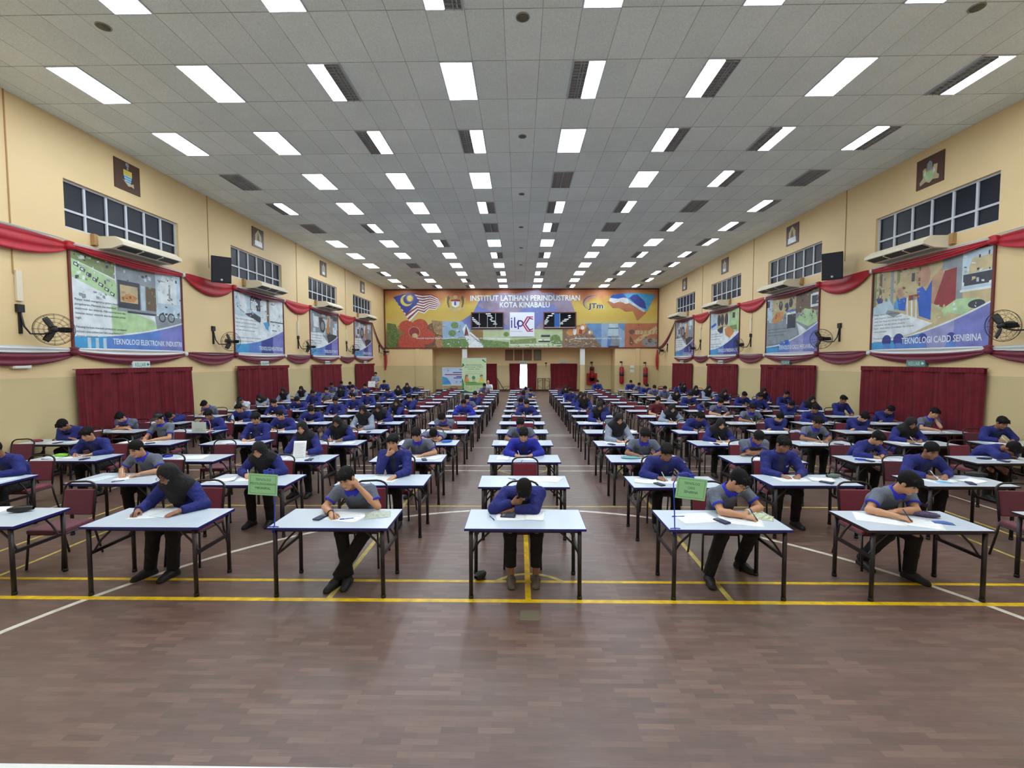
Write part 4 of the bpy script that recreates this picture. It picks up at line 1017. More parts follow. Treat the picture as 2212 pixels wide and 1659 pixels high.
# curtains at the rear doors
def back_curtain(x0, x1, seed, lab):
    t = thing('door_curtain', lab, 'curtain', (x0, YR - .22, .06), 0, 'dark red curtains over the hall doors')
    curtain_mesh(x1 - x0, 2.1, seed, axis='X').build('pleated_drape', t)
back_curtain(-3.3, -1.84, 31, 'dark red rear curtain partly behind the green banner')
back_curtain(-.84, -.02, 32, 'dark red curtain panel on the left of the bright rear doorway')
back_curtain(.56, 1.3, 33, 'dark red curtain panel on the right of the bright rear doorway')
back_curtain(2.4, 4.48, 34, 'wide dark red rear curtain near the right pillar')
b = MB(); b.tube(mat('curtain_rail', (150, 120, 100), .5), [(-.9, YR - .13, 2.19), (1.36, YR - .13, 2.19)], .012, 8); tag(b.build('curtain_rail'), 'curtain rail across the bright rear doorway', 'rail')
exit_sign(frame_on('back', .20, YR, 2.3), 'lit KELUAR exit sign above the bright rear doorway', True, .6)
exit_sign(frame_on('back', 3.4, YR, 2.3), 'lit KELUAR exit sign above the wide rear curtain', True, .54)
# notice frames
for i, (x0, x1, m) in enumerate(((-1.18, -.56, 0), (-.45, .17, 0), (.28, .92, 0), (1.08, 1.66, 1))):
    t = thing('hanging_notice', '%s hanging framed notice high on the rear wall, %s from the left' % (('brown', 'grey green')[m], ('first', 'second', 'third', 'fourth')[i]), 'notice', (x0, YR - .03, 2.44), 0, 'notices over the rear doors')
    b = MB(); b.box(mat('notice_brown', (134, 92, 66), .5) if m == 0 else mat('notice_grey', (128, 128, 104), .5), ((x1 - x0) / 2, 0, .42), (x1 - x0 - .06, .03, .78)); b.build('notice_sheet', t)
    b = MB()
    for z in (.02, .82): b.box(M_brown, ((x1 - x0) / 2, 0, z), (x1 - x0, .05, .04))
    for x in (.02, x1 - x0 - .02): b.box(M_brown, (x, 0, .42), (.04, .05, .8))
    b.build('frame', t)
# hose reel cabinet, extinguisher on the recess wall, hanging punch bags on the right block
t = thing('hose_cabinet', 'red fire hose cabinet on the recess wall right of the pillar', 'fire cabinet', (5.66, YR - .12, .52))
b = MB(); b.box(mat('fire_red', (168, 24, 34), .4), (0, 0, .45), (.80, .24, .9), bevel=.02); b.build('body', t)
b = MB(); b.lathe(mat('dark_red_hose', (110, 20, 26), .6), [(.30, -.13), (.30, -.17), (.18, -.17), (.18, -.13)], (0, 0, .45), 20, 'Y'); b.build('hose_reel', t)
def punch_bag(x, y, z0, z1, lab):
    t = thing('punch_bag', lab, 'punch bag', (x, y, 0), 0, 'red punch bags at the back of the hall'); r = .165
    b = MB(); b.lathe(mat('red_vinyl', (150, 22, 36), .4), [(.06, z0), (r * .85, z0 + .05), (r, z0 + .2), (r, z1 - .15), (r * .8, z1 - .04), (.05, z1)], (0, 0, 0), 14); b.build('bag', t)
    b = MB(); b.lathe(mat('dark_band', (66, 30, 34), .6), [(r + .004, z0 + .62), (r + .006, z0 + .9), (r - .01, z0 + .9), (r - .01, z0 + .62)], (0, 0, 0), 14); b.build('band', t)
    b = MB(); b.tube(M_dark, [(0, 0, z1 - .02), (0, 0, z1 + .28), (0, .22, z1 + .32)], .02, 6); b.box(M_dark, (0, .235, z1 + .32), (.2, .04, .12)); b.build('hanging_bracket', t)
punch_bag(7.66, YB - .24, .64, 1.98, 'left red punch bag hanging on the right end block')
punch_bag(9.45, YB - .24, .56, 1.92, 'right red punch bag hanging near the right corner')
punch_bag(5.62, YR - .42, 1.02, 1.95, 'short red punch bag hanging in front of the red cabinet')
for i, z in enumerate((1.62, 1.97)):
    b = MB(); b.box(M_pwhite, (8.5, YB - .005, z), (.30, .01, .2)); tag(b.build('wall_notice'), '%s small white notice between the two punch bags' % ('lower', 'upper')[i], 'notice')
# trestle frames leaning and standing by the rear wall
def trestle(x, y, lab):
    t = thing('trestle_frame', lab, 'frame', (x, y, 0)); m = mat('dark_brown_steel', (70, 48, 38), .5)
    b = MB(); b.tube(m, [(-.46, 0, 0), (-.46, 0, 1.02), (.46, 0, 1.02), (.46, 0, 0)], .03, 6); b.build('outer_frame', t)
    b = MB()
    for xx in (-.07, .09): b.tube(m, [(xx, 0, 0), (xx, 0, 1.02)], .03, 6)
    b.tube(m, [(-.5, 0, .12), (.5, 0, .12)], .03, 6); b.build('upright', t)
    b = MB(); b.tube(m, [(-.46, .02, .7), (-.07, .02, .95)], .012, 5); b.tube(m, [(.46, .02, .7), (.09, .02, .95)], .012, 5); b.tube(m, [(-.46, .02, .5), (-.07, .02, .15)], .012, 5); b.tube(m, [(.46, .02, .5), (.09, .02, .15)], .012, 5); b.build('brace', t)
trestle(1.86, YR - .14, 'dark steel trestle frame between the two rear curtains')
t = thing('folded_trestle', 'dark folded trestle frame lying by the rear wall right of the green banner', 'frame', (-1.36, YR - .3, 0)); m = mat('dark_brown_steel', (70, 48, 38), .5)
b = MB(); b.tube(m, [(-.46, 0, 1.05), (.12, 0, .05), (.3, 0, .05)], .03, 6); b.tube(m, [(-.42, .05, .9), (-.3, .05, .05)], .025, 6); b.build('leaning_leg', t)
b = MB(); b.tube(m, [(-.46, .03, .10), (.1, .03, .06), (.50, .03, .42), (-.05, .03, .32)], .028, 6); b.build('lower_frame', t)
b = MB(); b.tube(M_dark, [(2.05, YR - .05, 2.2), (2.05, YR - .05, 1.9)], .02, 6); b.lathe(M_dark, [(.09, 2.2), (.07, 2.26), (.02, 2.27)], (2.05, YR - .1, 0), 10); tag(b.build('wall_hook'), 'small dark wall bracket between the rear doorway and wide curtain', 'bracket')

# roll-up banner and the blue notice board on legs
def banner():
    fr = frame_on('back', -3.86, 30.05, .25); t = thing('roll_up_banner', 'tall green roll-up banner with cartoon figures at the back', 'banner', (0, 0, 0)); t.matrix_world = fr
    W, H = 1.62, 2.32; a = Art(W, H, mat('banner_mint', (196, 218, 176), .5)); g1 = mat('banner_green', (76, 150, 74), .5); g2 = mat('banner_deep_green', (28, 98, 88), .5); g3 = mat('banner_leaf', (112, 168, 84), .5); tk = mat('banner_text', (74, 112, 84), .5)
    a.poly(g2, [(0, 0), (1, 0), (1, .03), (.3, .05), (.1, .10), (.08, .30), (.03, .42), (0, .40)]); a.poly(g1, [(0, .30), (.06, .36), (.10, .28), (.09, .16), (0, .12)])
    for u, v in ((.9, .93), (.95, .9), (.86, .95), (.05, .83), (.08, .80), (.03, .78)): a.disc(g2, u, v, .05, 8)
    for i, s_ in enumerate(('PERTANDINGAN', 'INOVASI TVET', 'ILPKK 2023')): a.text(tk, s_, (.16, .12, .26)[i], (.795, .738, .68)[i], .1, fit=(1.04, 1.2, .76)[i], fith=.075)
    for v in (.62, .57, .545): a.rect(mat('banner_faint', (166, 196, 150), .5), .14, v, .86, v + .012)
    for u, hair_, body in ((.20, M_pbrown, M_porange), (.80, M_pbrown, M_pyel)):
        a.poly(body, [(u - .11, .32), (u + .11, .32), (u + .08, .42), (u, .46), (u - .08, .42)]); a.disc(M_pskin, u, .475, .085); a.poly(hair_, [(u - .06, .47), (u - .06, .52), (u, .54), (u + .06, .52), (u + .055, .49), (u, .505)])
        if u < .5: a.poly(hair_, [(u - .08, .40), (u - .06, .52), (u - .02, .52), (u - .05, .42)])
    a.disc(g2, .48, .45, .11); a.disc(g1, .48, .45, .075); a.rect(M_pskin, .44, .33, .47, .40); a.rect(M_pskin, .50, .33, .53, .40)
    a.rect(g3, .14, .23, .92, .31); a.rect(g1, .14, .30, .60, .33); a.rect(M_psand, .13, .09, .88, .21)
    for u in (.17, .42, .66): a.rect(M_pgreen, u, .10, u + .18, .20)
    a.text(M_pgreen2, 'INOVASI', .18, .262, .1, fit=.8, fith=.05)
    a.build('printed_sheet', t)
    b = MB(); b.box(M_alu, (W / 2, -.03, -.02), (W + .04, .1, .16)); b.build('base_case', t)
    b = MB(); b.box(M_alu, (W / 2, H + .01, 0), (W, .03, .03)); b.build('top_rail', t)
    b = MB(); b.tube(M_alu, [(W / 2, -.1, -.04), (W / 2, H, -.04)], .012, 6); b.build('support_pole', t)
    b = MB()
    for x in (.12, W - .12): b.box(M_alu, (x, -.19, .0), (.06, .12, .4))
    b.build('foot', t)
banner()
def notice_board():
    fr = frame_on('back', -5.66, 33.0, .66); t = thing('notice_board', 'white and blue printed board on legs left of the green banner', 'notice board', (0, 0, 0)); t.matrix_world = fr
    W, H = 1.56, 1.24; a = Art(W, H, mat('board_pale_blue', (184, 204, 232), .5)); a.poly(M_pcyan, [(0, 0), (.42, .02), (.36, .2), (.22, .42), (0, .5)]); a.poly(M_pmid, [(.08, .1), (.38, .14), (.34, .24), (.1, .22)])
    for v, u, m in ((.70, .50, M_pnavy), (.58, .12, M_pred), (.46, .66, M_pnavy), (.38, .54, M_pnavy)): a.rect(m, u, v, .97, v + .055)
    a.disc(M_pgrey, .28, .84, .05); a.rect(M_pgrey, .80, .86, .94, .93); a.disc(M_pgrey, .66, .18, .06); a.disc(M_pgrey, .86, .18, .06)
    a.build('printed_sheet', t)
    for x in (.05, W - .05):
        b = MB(); b.tube(M_white, [(x, -.66, -.03), (x, H, -.03)], .025, 8); b.box(M_white, (x, -.64, -.03), (.06, .04, .4)); b.build('leg', t)
    b = MB(); b.box(M_white, (W / 2, H + .01, 0), (W, .04, .05)); b.box(M_white, (W / 2, -.01, 0), (W, .04, .05)); b.build('board_frame', t)
notice_board()
# ------------------------------------------------------------------ exam tables and chairs
M_lam = mat('white_laminate', (194, 206, 218), 0.28, noise=0.02, nscale=3)
M_edge = mat('blue_edge_band', (40, 36, 120), 0.4)
M_edged = mat('dark_edge_band', (48, 34, 40), 0.5)
M_frame = mat('dark_steel_tube', (34, 27, 30), 0.4)
M_maroon = mat('maroon_fabric', (116, 26, 46), 0.85, noise=0.12, nscale=40, sheen=0.3)
M_maroond = mat('worn_maroon_fabric', (96, 28, 48), 0.85, noise=0.12, nscale=40, sheen=0.3)
HT = 0.728
TW, TD = 1.22, 0.60

def table_shapes(edge):
    """parts of a folding table; origin under the middle of its front edge on the floor"""
    top = MB(); top.box(M_lam, (0, TD / 2, HT - 0.009), (TW - 0.006, TD - 0.006, 0.018), bevel=0.003)
    eb = MB()
    for sy in (0.003, TD - 0.003): eb.box(edge, (0, sy, HT - 0.012), (TW, 0.008, 0.023))
    for sx in (-1, 1): eb.box(edge, (sx * (TW / 2 - 0.003), TD / 2, HT - 0.014), (0.008, TD - 0.012, 0.026))
    rail = MB()
    for sy in (0.05, TD - 0.05): rail.box(M_frame, (0, sy, HT - 0.036), (TW - 0.1, 0.022, 0.034))
    legs = []
    for sx in (-1, 1):
        for sy in (0.035, TD - 0.035):
            l = MB()
            l.tube(M_frame, [(sx * 0.545, sy, HT - 0.03), (sx * 0.548, sy, 0.012)], 0.021, 10)
            l.lathe(M_dark, [(0.024, 0.0), (0.025, 0.03), (0.0215, 0.032)], (sx * 0.548, sy, 0), 10)
            legs.append(l)
    bars = []; braces = []
    for sx in (-1, 1):
        c = MB(); c.box(M_frame, (sx * 0.546, TD / 2, 0.44), (0.024, TD - 0.08, 0.034)); c.box(M_frame, (sx * 0.546, TD / 2, HT - 0.05), (0.02, TD - 0.08, 0.024)); bars.append(c)
        for sy in (0.09, TD - 0.09):
            d = MB(); d.tube(M_frame, [(sx * 0.54, sy, 0.455), (sx * 0.47, sy, 0.56), (sx * 0.33, sy, HT - 0.035)], 0.011, 6)
            braces.append(d)
    return top, eb, rail, legs, bars, braces

def make_table(edge):
    t = thing('exam_table', '', 'table')
    top, eb, rail, legs, bars, braces = table_shapes(edge)
    top.build('tabletop', t); eb.build('edge_band', t); rail.build('side_rail', t)
    for l in legs: l.build('leg', t)
    for c in bars: c.build('crossbar', t)
    for d in braces: d.build('folding_brace', t)
    return t

def merge(items):
    out = MB()
    for it in items:
        me = it.mesh('x'); n0 = len(out.bm.faces)
        out.bm.from_mesh(me); out.bm.faces.ensure_lookup_table()
        sl = [out.slot(m) for m in me.materials]
        for f in out.bm.faces[n0:]: f.material_index = sl[min(f.material_index, len(sl) - 1)]
        bpy.data.meshes.remove(me)
    return out

def table_single(edge):
    top, eb, rail, legs, bars, braces = table_shapes(edge)
    return merge([top, eb, rail] + legs + bars + braces).mesh('exam_table')

def chair_shapes(fab):
    """banquet chair; origin on the floor under the seat middle, facing -Y"""
    seat = MB(); seat.box(fab, (0, 0, 0.435), (0.42, 0.42, 0.055), bevel=0.02)
    back = MB()
    P = Matrix.Translation((0, 0.232, 0.66)) @ Matrix.Rotation(math.radians(-9), 4, 'X')
    back.box(fab, (0, 0, 0), (0.37, 0.035, 0.31), bevel=0.014); back.bm.transform(P)
    arch = MB(); pts = []
    for z, y in ((0.44, 0.20), (0.6, 0.222), (0.8, 0.253)): pts.append((-0.2, y, z))
    for i in range(9):
        a = PI - PI * i / 8; pts.append((0.135 * math.cos(a) + (0.065 if math.cos(a) > 0 else -0.065), 0.262 + 0.012 * math.sin(a), 0.82 + 0.085 * math.sin(a)))
    for z, y in ((0.8, 0.253), (0.6, 0.222), (0.44, 0.20)): pts.append((0.2, y, z))
    arch.tube(M_black, pts, 0.0125, 8)
    fr = MB()
    for sx in (-1, 1): fr.tube(M_black, [(sx * 0.2, -0.18, 0.405), (sx * 0.2, 0.2, 0.405)], 0.011, 6)
    for sy in (-0.18, 0.2): fr.tube(M_black, [(-0.2, sy, 0.405), (0.2, sy, 0.405)], 0.011, 6)
    legs = []
    for sx in (-1, 1):
        l = MB(); l.tube(M_black, [(sx * 0.2, -0.18, 0.41), (sx * 0.212, -0.215, 0.0)], 0.0125, 8); legs.append(l)
        l = MB(); l.tube(M_black, [(sx * 0.2, 0.2, 0.44), (sx * 0.205, 0.215, 0.3), (sx * 0.213, 0.29, 0.0)], 0.0125, 8); legs.append(l)
    return seat, back, arch, fr, legs

def make_chair(fab):
    t = thing('banquet_chair', '', 'chair')
    seat, back, arch, fr, legs = chair_shapes(fab)
    seat.build('seat', t); back.build('backrest', t); arch.build('back_frame', t); fr.build('seat_frame', t)
    for l in legs: l.build('leg', t)
    return t

def chair_single(fab):
    seat, back, arch, fr, legs = chair_shapes(fab)
    return merge([seat, back, arch, fr] + legs).mesh('banquet_chair')

# column x and its slow drift towards the back of the hall
COLX = {'L5': (-9.72, -9.72), 'L4': (-7.76, -7.90), 'L3': (-5.81, -5.78), 'L2': (-3.91, -3.83), 'L1': (-1.99, -1.80), 'C': (0.0, 0.04),
        'R1': (2.04, 2.20), 'R2': (4.00, 4.22), 'R3': (6.0, 6.14), 'R4': (7.98, 8.12), 'R5': (9.80, 9.72)}
TAB_DX = {('L4', 3): .12, ('L3', 1): .1, ('L3', 3): -.1, ('L2', 1): .08, ('R2', 1): -.08, ('R2', 4): .12, ('R4', 7): .18, ('R3', 1): -.04, ('R4', 5): -.1, ('R5', 3): .05}
TAB_DY = {('L3', 1): .11, ('L2', 1): .06, ('L1', 1): .07, ('R2', 1): .12, ('R3', 1): .10, ('R1', 3): -.05}
FIRST = {'L5': 3, 'L4': 1, 'L3': 0, 'L2': 0, 'L1': 0, 'C': 0, 'R1': 0, 'R2': 0, 'R3': 0, 'R4': 2, 'R5': 3}
LAST = {'L5': 14, 'L4': 14, 'L3': 14, 'L2': 14, 'L1': 14, 'C': 14, 'R1': 14, 'R2': 14, 'R3': 14, 'R4': 14, 'R5': 13}
def tab_xy(c, k):
    a, b_ = COLX[c]; x = a + (b_ - a) * k / 9 if k < 9 else b_
    return x + TAB_DX.get((c, k), rnd.uniform(-.02, .02) if k else 0), 4.463 + 1.5 * k + TAB_DY.get((c, k), rnd.uniform(-.015, .015) if k else 0)
TABS = {}
for c in COLX:
    for k in range(FIRST[c], LAST[c] + 1): TABS[c, k] = tab_xy(c, k)

# who sits where: (column, row) -> (x of the person, outfit, pose)
SEATED = {}
def seat_list(s):
    for row in s.strip().split('\n'):
        for it in row.split(';'):
            it = it.split()
            if it: SEATED[it[0], int(it[1])] = (float(it[2]), it[3], it[4])
seat_list('''
L4 1 -7.70 bj W; L4 2 -7.80 bj W; L5 3 -9.72 bj F; L4 3 -7.78 gc U; L5 4 -9.82 gp F; L4 4 -7.64 bj W; L5 5 -9.76 bj S; L4 5 -7.81 bj W; L5 6 -9.76 gp F; L4 6 -7.63 bj W
L5 7 -9.67 wc F; L4 7 -7.76 bj L; L5 8 -9.80 hg F; L4 8 -7.91 bj U; L5 9 -9.80 hg U; L5 10 -9.79 hg U; L5 11 -9.80 bj S; L4 9 -8.00 gp U; L4 10 -8.0 sj U; L4 11 -7.95 gp C
L4 12 -7.92 bj C; L5 12 -9.64 gp U; L5 13 -9.75 bj U; L5 14 -9.80 bj W; L4 14 -7.86 bj U
L3 1 -5.68 gp W; L3 3 -5.71 bj U; L3 4 -5.86 bj W; L3 5 -5.95 bj L; L3 6 -5.83 bj U; L3 7 -5.82 bj U; L3 8 -5.84 bj U; L3 9 -5.87 bj S; L3 10 -5.86 bj W; L3 11 -5.83 hb W; L3 12 -5.82 hb U; L3 13 -5.74 hb S
L2 0 -3.98 hb X; L2 1 -3.86 hb W; L2 2 -3.92 hb K; L2 3 -3.89 hb W; L2 4 -3.91 hg U; L2 5 -3.91 hb W; L2 6 -3.85 hb C; L2 7 -3.80 bj C
L1 0 -1.91 gp X; L1 1 -1.93 bj M; L1 2 -1.87 gp W; L1 3 -1.96 gp S; L1 4 -1.87 gp F; L1 6 -1.78 bb W; L1 7 -1.85 gp W; L1 8 -1.70 bj C; L1 12 -1.79 gp C; L1 14 -1.85 wb U
C 0 -0.02 bj X; C 2 0.02 bb W; C 3 0.0 gp W; C 6 0.14 bj W; C 7 0.0 gp F; C 9 0.05 gp F; C 10 0.25 gp L; C 13 0.25 gp S
R1 0 2.26 gp X; R1 1 2.05 bj W; R1 2 2.16 gp W; R1 3 2.0 hg U; R1 4 2.28 gp F; R1 5 2.14 hb C; R1 6 2.30 bj L; R1 7 2.15 hb U; R1 8 2.19 hb W; R1 9 2.02 bj U; R1 11 2.10 hb W
R2 0 4.06 gp X; R2 1 3.84 bj U; R2 2 4.10 gp F; R2 3 4.10 hb W; R2 4 4.15 bj L; R2 5 4.08 hg W; R2 6 4.24 mp U; R2 14 4.40 bj U
R3 1 5.86 bj W; R3 2 5.96 bj L; R3 3 6.10 gp W; R3 4 6.16 bj F; R3 5 6.30 gp W; R3 6 6.06 gp W; R3 7 6.12 bj S; R3 8 6.25 bj W; R3 9 6.32 hg W; R3 10 6.32 gp U; R3 11 6.30 gp W; R3 12 6.32 bj W; R3 13 6.35 gp W; R3 14 6.32 bj U
R4 2 8.16 bj S; R4 3 8.02 hb W; R4 4 8.13 bj F; R4 5 8.01 bj W; R4 6 8.22 bj F; R4 7 8.15 bj U; R4 8 8.23 bj W; R4 9 8.17 hb W; R4 10 8.22 hg U; R4 11 8.23 hb W; R4 12 8.20 hb U; R4 13 8.35 bj L
R5 3 9.88 bj W; R5 4 9.86 gp C; R5 5 9.9 bj F; R5 6 9.85 bj U; R5 7 9.82 hb W; R5 8 9.84 bj C; R5 9 9.85 hb U
''')

proto_t = {}
far_t = {}
first = True
def put_table(c, k):
    x, y = TABS[c, k]
    worn = c in ('R3', 'R4', 'R5', 'L5') or (c, k) == ('R2', 0)
    key = 'dark' if worn else 'blue'
    edge = M_edged if worn else M_edge
    lab = 'white folding table with %s edge%s, %s' % ('dark' if worn else 'blue', '' if (c, k) in SEATED else ', unoccupied', where(c, k))
    rz = rnd.uniform(-.012, .012) if k else 0.0
    if k >= 10:
        if key not in far_t: far_t[key] = table_single(edge)
        o = link('exam_table', far_t[key], None, (x, y, 0), rz); tag(o, lab, 'table', 'white exam tables in rows')
    elif key not in proto_t:
        o = proto_t[key] = make_table(edge); o.location = (x, y, 0); tag(o, lab, None, 'white exam tables in rows')
    else:
        o = dup(proto_t[key], (x, y, 0), rz, lab, 'white exam tables in rows')
for c in COLX:
    for k in range(FIRST[c], LAST[c] + 1): put_table(c, k)

proto_c = {}
far_c = {}
def put_chair(c, k, x, y, rz, lab):
    key = 'worn' if c in ('R5', 'R3', 'L3', 'L5') else 'plain'
    fab = M_maroond if key == 'worn' else M_maroon
    if k >= 10:
        if key not in far_c: far_c[key] = chair_single(fab)
        o = link('banquet_chair', far_c[key], None, (x, y, 0), rz); tag(o, lab, 'chair', 'maroon chairs at the exam tables')
    elif key not in proto_c:
        o = proto_c[key] = make_chair(fab); o.location = (x, y, 0); o.rotation_euler = (0, 0, rz); tag(o, lab, None, 'maroon chairs at the exam tables')
    else:
        dup(proto_c[key], (x, y, 0), rz, lab, 'maroon chairs at the exam tables')
CH_DX = {('L3', 0): 0.28, ('R3', 0): -0.05, ('L3', 2): 0.12, ('L1', 5): .1}
for (c, k), (x, y) in TABS.items():
    if (c, k) in SEATED:
        px = SEATED[c, k][0]
        put_chair(c, k, px, y + 0.6 + 0.29, rnd.uniform(-.06, .06), 'maroon chair with black frame under the student in %s' % where(c, k))
    else:
        dx = CH_DX.get((c, k), rnd.uniform(-.12, .12))
        put_chair(c, k, x + dx, y + 0.6 + rnd.uniform(0.18, 0.26), rnd.uniform(-.12, .12), 'empty maroon chair with black frame in %s' % where(c, k))
for c, k, x in (('L5', 2, -9.62), ('R4', 1, 8.0)):
    put_chair(c, k, x, 4.463 + 1.5 * k + 0.86, 0.1, 'empty maroon chair with black frame in %s' % where(c, k))
# ------------------------------------------------------------------ people: smooth bodies grown from a posed skeleton
def V(*a): return np.array(a, float)
def nrm(v):
    return v / (np.linalg.norm(v) + 1e-12)

class Field:
    """distance field on a grid; limbs are blended into one surface and meshed"""
    def __init__(s, lo, hi, vox):
        s.v = vox; s.lo = np.array(lo, float)
        s.n = np.ceil((np.array(hi, float) - s.lo) / vox).astype(int) + 1
        s.f = np.full(tuple(s.n), 0.5, np.float32)
    def _blk(s, lo, hi):
        a = np.clip(np.floor((lo - s.lo) / s.v).astype(int), 0, s.n - 1); b = np.clip(np.ceil((hi - s.lo) / s.v).astype(int) + 1, 1, s.n)
        if np.any(b <= a): return None
        ax = [s.lo[i] + s.v * np.arange(a[i], b[i]) for i in range(3)]
        X, Y, Z = np.meshgrid(*ax, indexing='ij', sparse=True)
        return (slice(a[0], b[0]), slice(a[1], b[1]), slice(a[2], b[2])), X, Y, Z
    def _put(s, sl, d, k, mode):
        f = s.f[sl]; d = d.astype(np.float32)
        if mode == 'add':
            h = np.clip(0.5 + 0.5 * (f - d) / k, 0, 1); s.f[sl] = f * (1 - h) + d * h - k * h * (1 - h)
        else:
            d = -d
            h = np.clip(0.5 - 0.5 * (f - d) / k, 0, 1); s.f[sl] = f * (1 - h) + d * h + k * h * (1 - h)
    def cone(s, a, b, ra, rb, k=0.02, mode='add', wide=None, wf=1.0, cutb=False, cuta=False):
        """tapered limb from a to b; wide = unit vector along which the section is wf times as broad"""
        R = max(ra, rb) * max(1, wf) + k * 1.5 + s.v * 2
        B = s._blk(np.minimum(a, b) - R, np.maximum(a, b) + R)
        if B is None: return
        sl, X, Y, Z = B
        px, py, pz = X - a[0], Y - a[1], Z - a[2]
        ab = b - a
        if wide is not None:
            l = px * wide[0] + py * wide[1] + pz * wide[2]; l = l * (1 - 1 / wf)
            px, py, pz = px - l * wide[0], py - l * wide[1], pz - l * wide[2]
            ab = ab - wide * (ab @ wide) * (1 - 1 / wf)
        L2 = max(ab @ ab, 1e-9)
        t0 = (px * ab[0] + py * ab[1] + pz * ab[2]) / L2
        t = np.clip(t0, 0, 1)
        d = np.sqrt((px - t * ab[0]) ** 2 + (py - t * ab[1]) ** 2 + (pz - t * ab[2]) ** 2) - (ra + (rb - ra) * t)
        L = math.sqrt(L2)
        if cutb: d = np.maximum(d, (t0 - 1) * L)
        if cuta: d = np.maximum(d, -t0 * L)
        s._put(sl, d, k, mode)
    def ell(s, c, ax, r, k=0.015, mode='add'):
        """ellipsoid with axes ax (3 unit vectors) and radii r"""
        R = max(r) + k * 1.5 + s.v * 2
        B = s._blk(c - R, c + R)
        if B is None: return
        sl, X, Y, Z = B
        q = 0; q2 = 0
        for a, rr in zip(ax, r):
            l = (X - c[0]) * a[0] + (Y - c[1]) * a[1] + (Z - c[2]) * a[2]
            q = q + (l / rr) ** 2; q2 = q2 + (l / rr ** 2) ** 2
        k0 = np.sqrt(q); k1 = np.sqrt(q2) + 1e-9
        s._put(sl, k0 * (k0 - 1) / k1, k, mode)
    def plane_cut(s, p, n):
        """keep only the side opposite to n"""
        B = s._blk(s.lo, s.lo + s.v * s.n)
        sl, X, Y, Z = B
        d = (X - p[0]) * n[0] + (Y - p[1]) * n[1] + (Z - p[2]) * n[2]
        s.f = np.maximum(s.f, d.astype(np.float32))
    def mesh(s, smooth=1):
        f = s.f.copy()
        f[0, :, :] = f[-1, :, :] = 0.1; f[:, 0, :] = f[:, -1, :] = 0.1; f[:, :, 0] = f[:, :, -1] = 0.1
        ins = f < 0
        n = f.shape
        c = [ins[i:n[0] - 1 + i, j:n[1] - 1 + j, k:n[2] - 1 + k] for i in (0, 1) for j in (0, 1) for k in (0, 1)]
        cnt = sum(x.astype(np.int8) for x in c)
        act = (cnt > 0) & (cnt < 8)
        idx = np.argwhere(act)
        vid = np.full(act.shape, -1, np.int32); vid[act] = np.arange(len(idx))
        acc = np.zeros((len(idx), 3)); num = np.zeros(len(idx))
        corners = [(i, j, k) for i in (0, 1) for j in (0, 1) for k in (0, 1)]
        I, J, K = idx.T
        val = {q: f[I + q[0], J + q[1], K + q[2]] for q in corners}
        for q in corners:
            for ax in range(3):
                if q[ax]: continue
                q2 = tuple(q[i] + (1 if i == ax else 0) for i in range(3))
                a, b_ = val[q], val[q2]
                m = (a < 0) != (b_ < 0)
                t = a[m] / (a[m] - b_[m])
                p = np.tile(np.array(q, float), (m.sum(), 1)); p[:, ax] += t
                acc[m] += p; num[m] += 1
        P = s.lo + s.v * (idx + acc / num[:, None])
        Q = []
        for ax in range(3):
            o = [slice(None)] * 3; o2 = [slice(None)] * 3
            o[ax] = slice(0, -1); o2[ax] = slice(1, None)
            A, Bq = ins[tuple(o)], ins[tuple(o2)]
            e = np.argwhere(A != Bq); flip = A[tuple(e.T)]
            u, w_ = (ax + 1) % 3, (ax + 2) % 3
            ok = (e[:, u] > 0) & (e[:, w_] > 0) & (e[:, u] < act.shape[u]) & (e[:, w_] < act.shape[w_])
            e = e[ok]; flip = flip[ok]
            def off(du, dw):
                z = e.copy(); z[:, u] += du; z[:, w_] += dw; return vid[tuple(z.T)]
            q4 = np.stack([off(-1, -1), off(0, -1), off(0, 0), off(-1, 0)], 1)
            q4[~flip] = q4[~flip][:, ::-1]
            Q.append(q4)
        Q = np.concatenate(Q); Q = Q[(Q >= 0).all(1)]
        for _ in range(smooth):          # gentle relaxation
            nb = np.zeros_like(P); ct = np.zeros(len(P))
            for a in range(4):
                i, j = Q[:, a], Q[:, (a + 1) % 4]
                np.add.at(nb, i, P[j]); np.add.at(ct, i, 1); np.add.at(nb, j, P[i]); np.add.at(ct, j, 1)
            P = P * 0.5 + 0.5 * nb / np.maximum(ct, 1)[:, None]
        return P, Q

def to_mesh(name, P, Q, mats, pick=None):
    me = bpy.data.meshes.new(name)
    me.vertices.add(len(P)); me.vertices.foreach_set('co', P.astype(np.float32).ravel())
    me.loops.add(len(Q) * 4); me.loops.foreach_set('vertex_index', Q.astype(np.int32).ravel())
    me.polygons.add(len(Q)); me.polygons.foreach_set('loop_start', np.arange(0, len(Q) * 4, 4, dtype=np.int32)); me.polygons.foreach_set('loop_total', np.full(len(Q), 4, np.int32))
    for m in mats: me.materials.append(m)
    if pick is not None:
        cen = P[Q].mean(1); me.polygons.foreach_set('material_index', pick(cen).astype(np.int32))
    me.polygons.foreach_set('use_smooth', np.ones(len(Q), bool))
    me.update(calc_edges=True); me.validate()
    return me

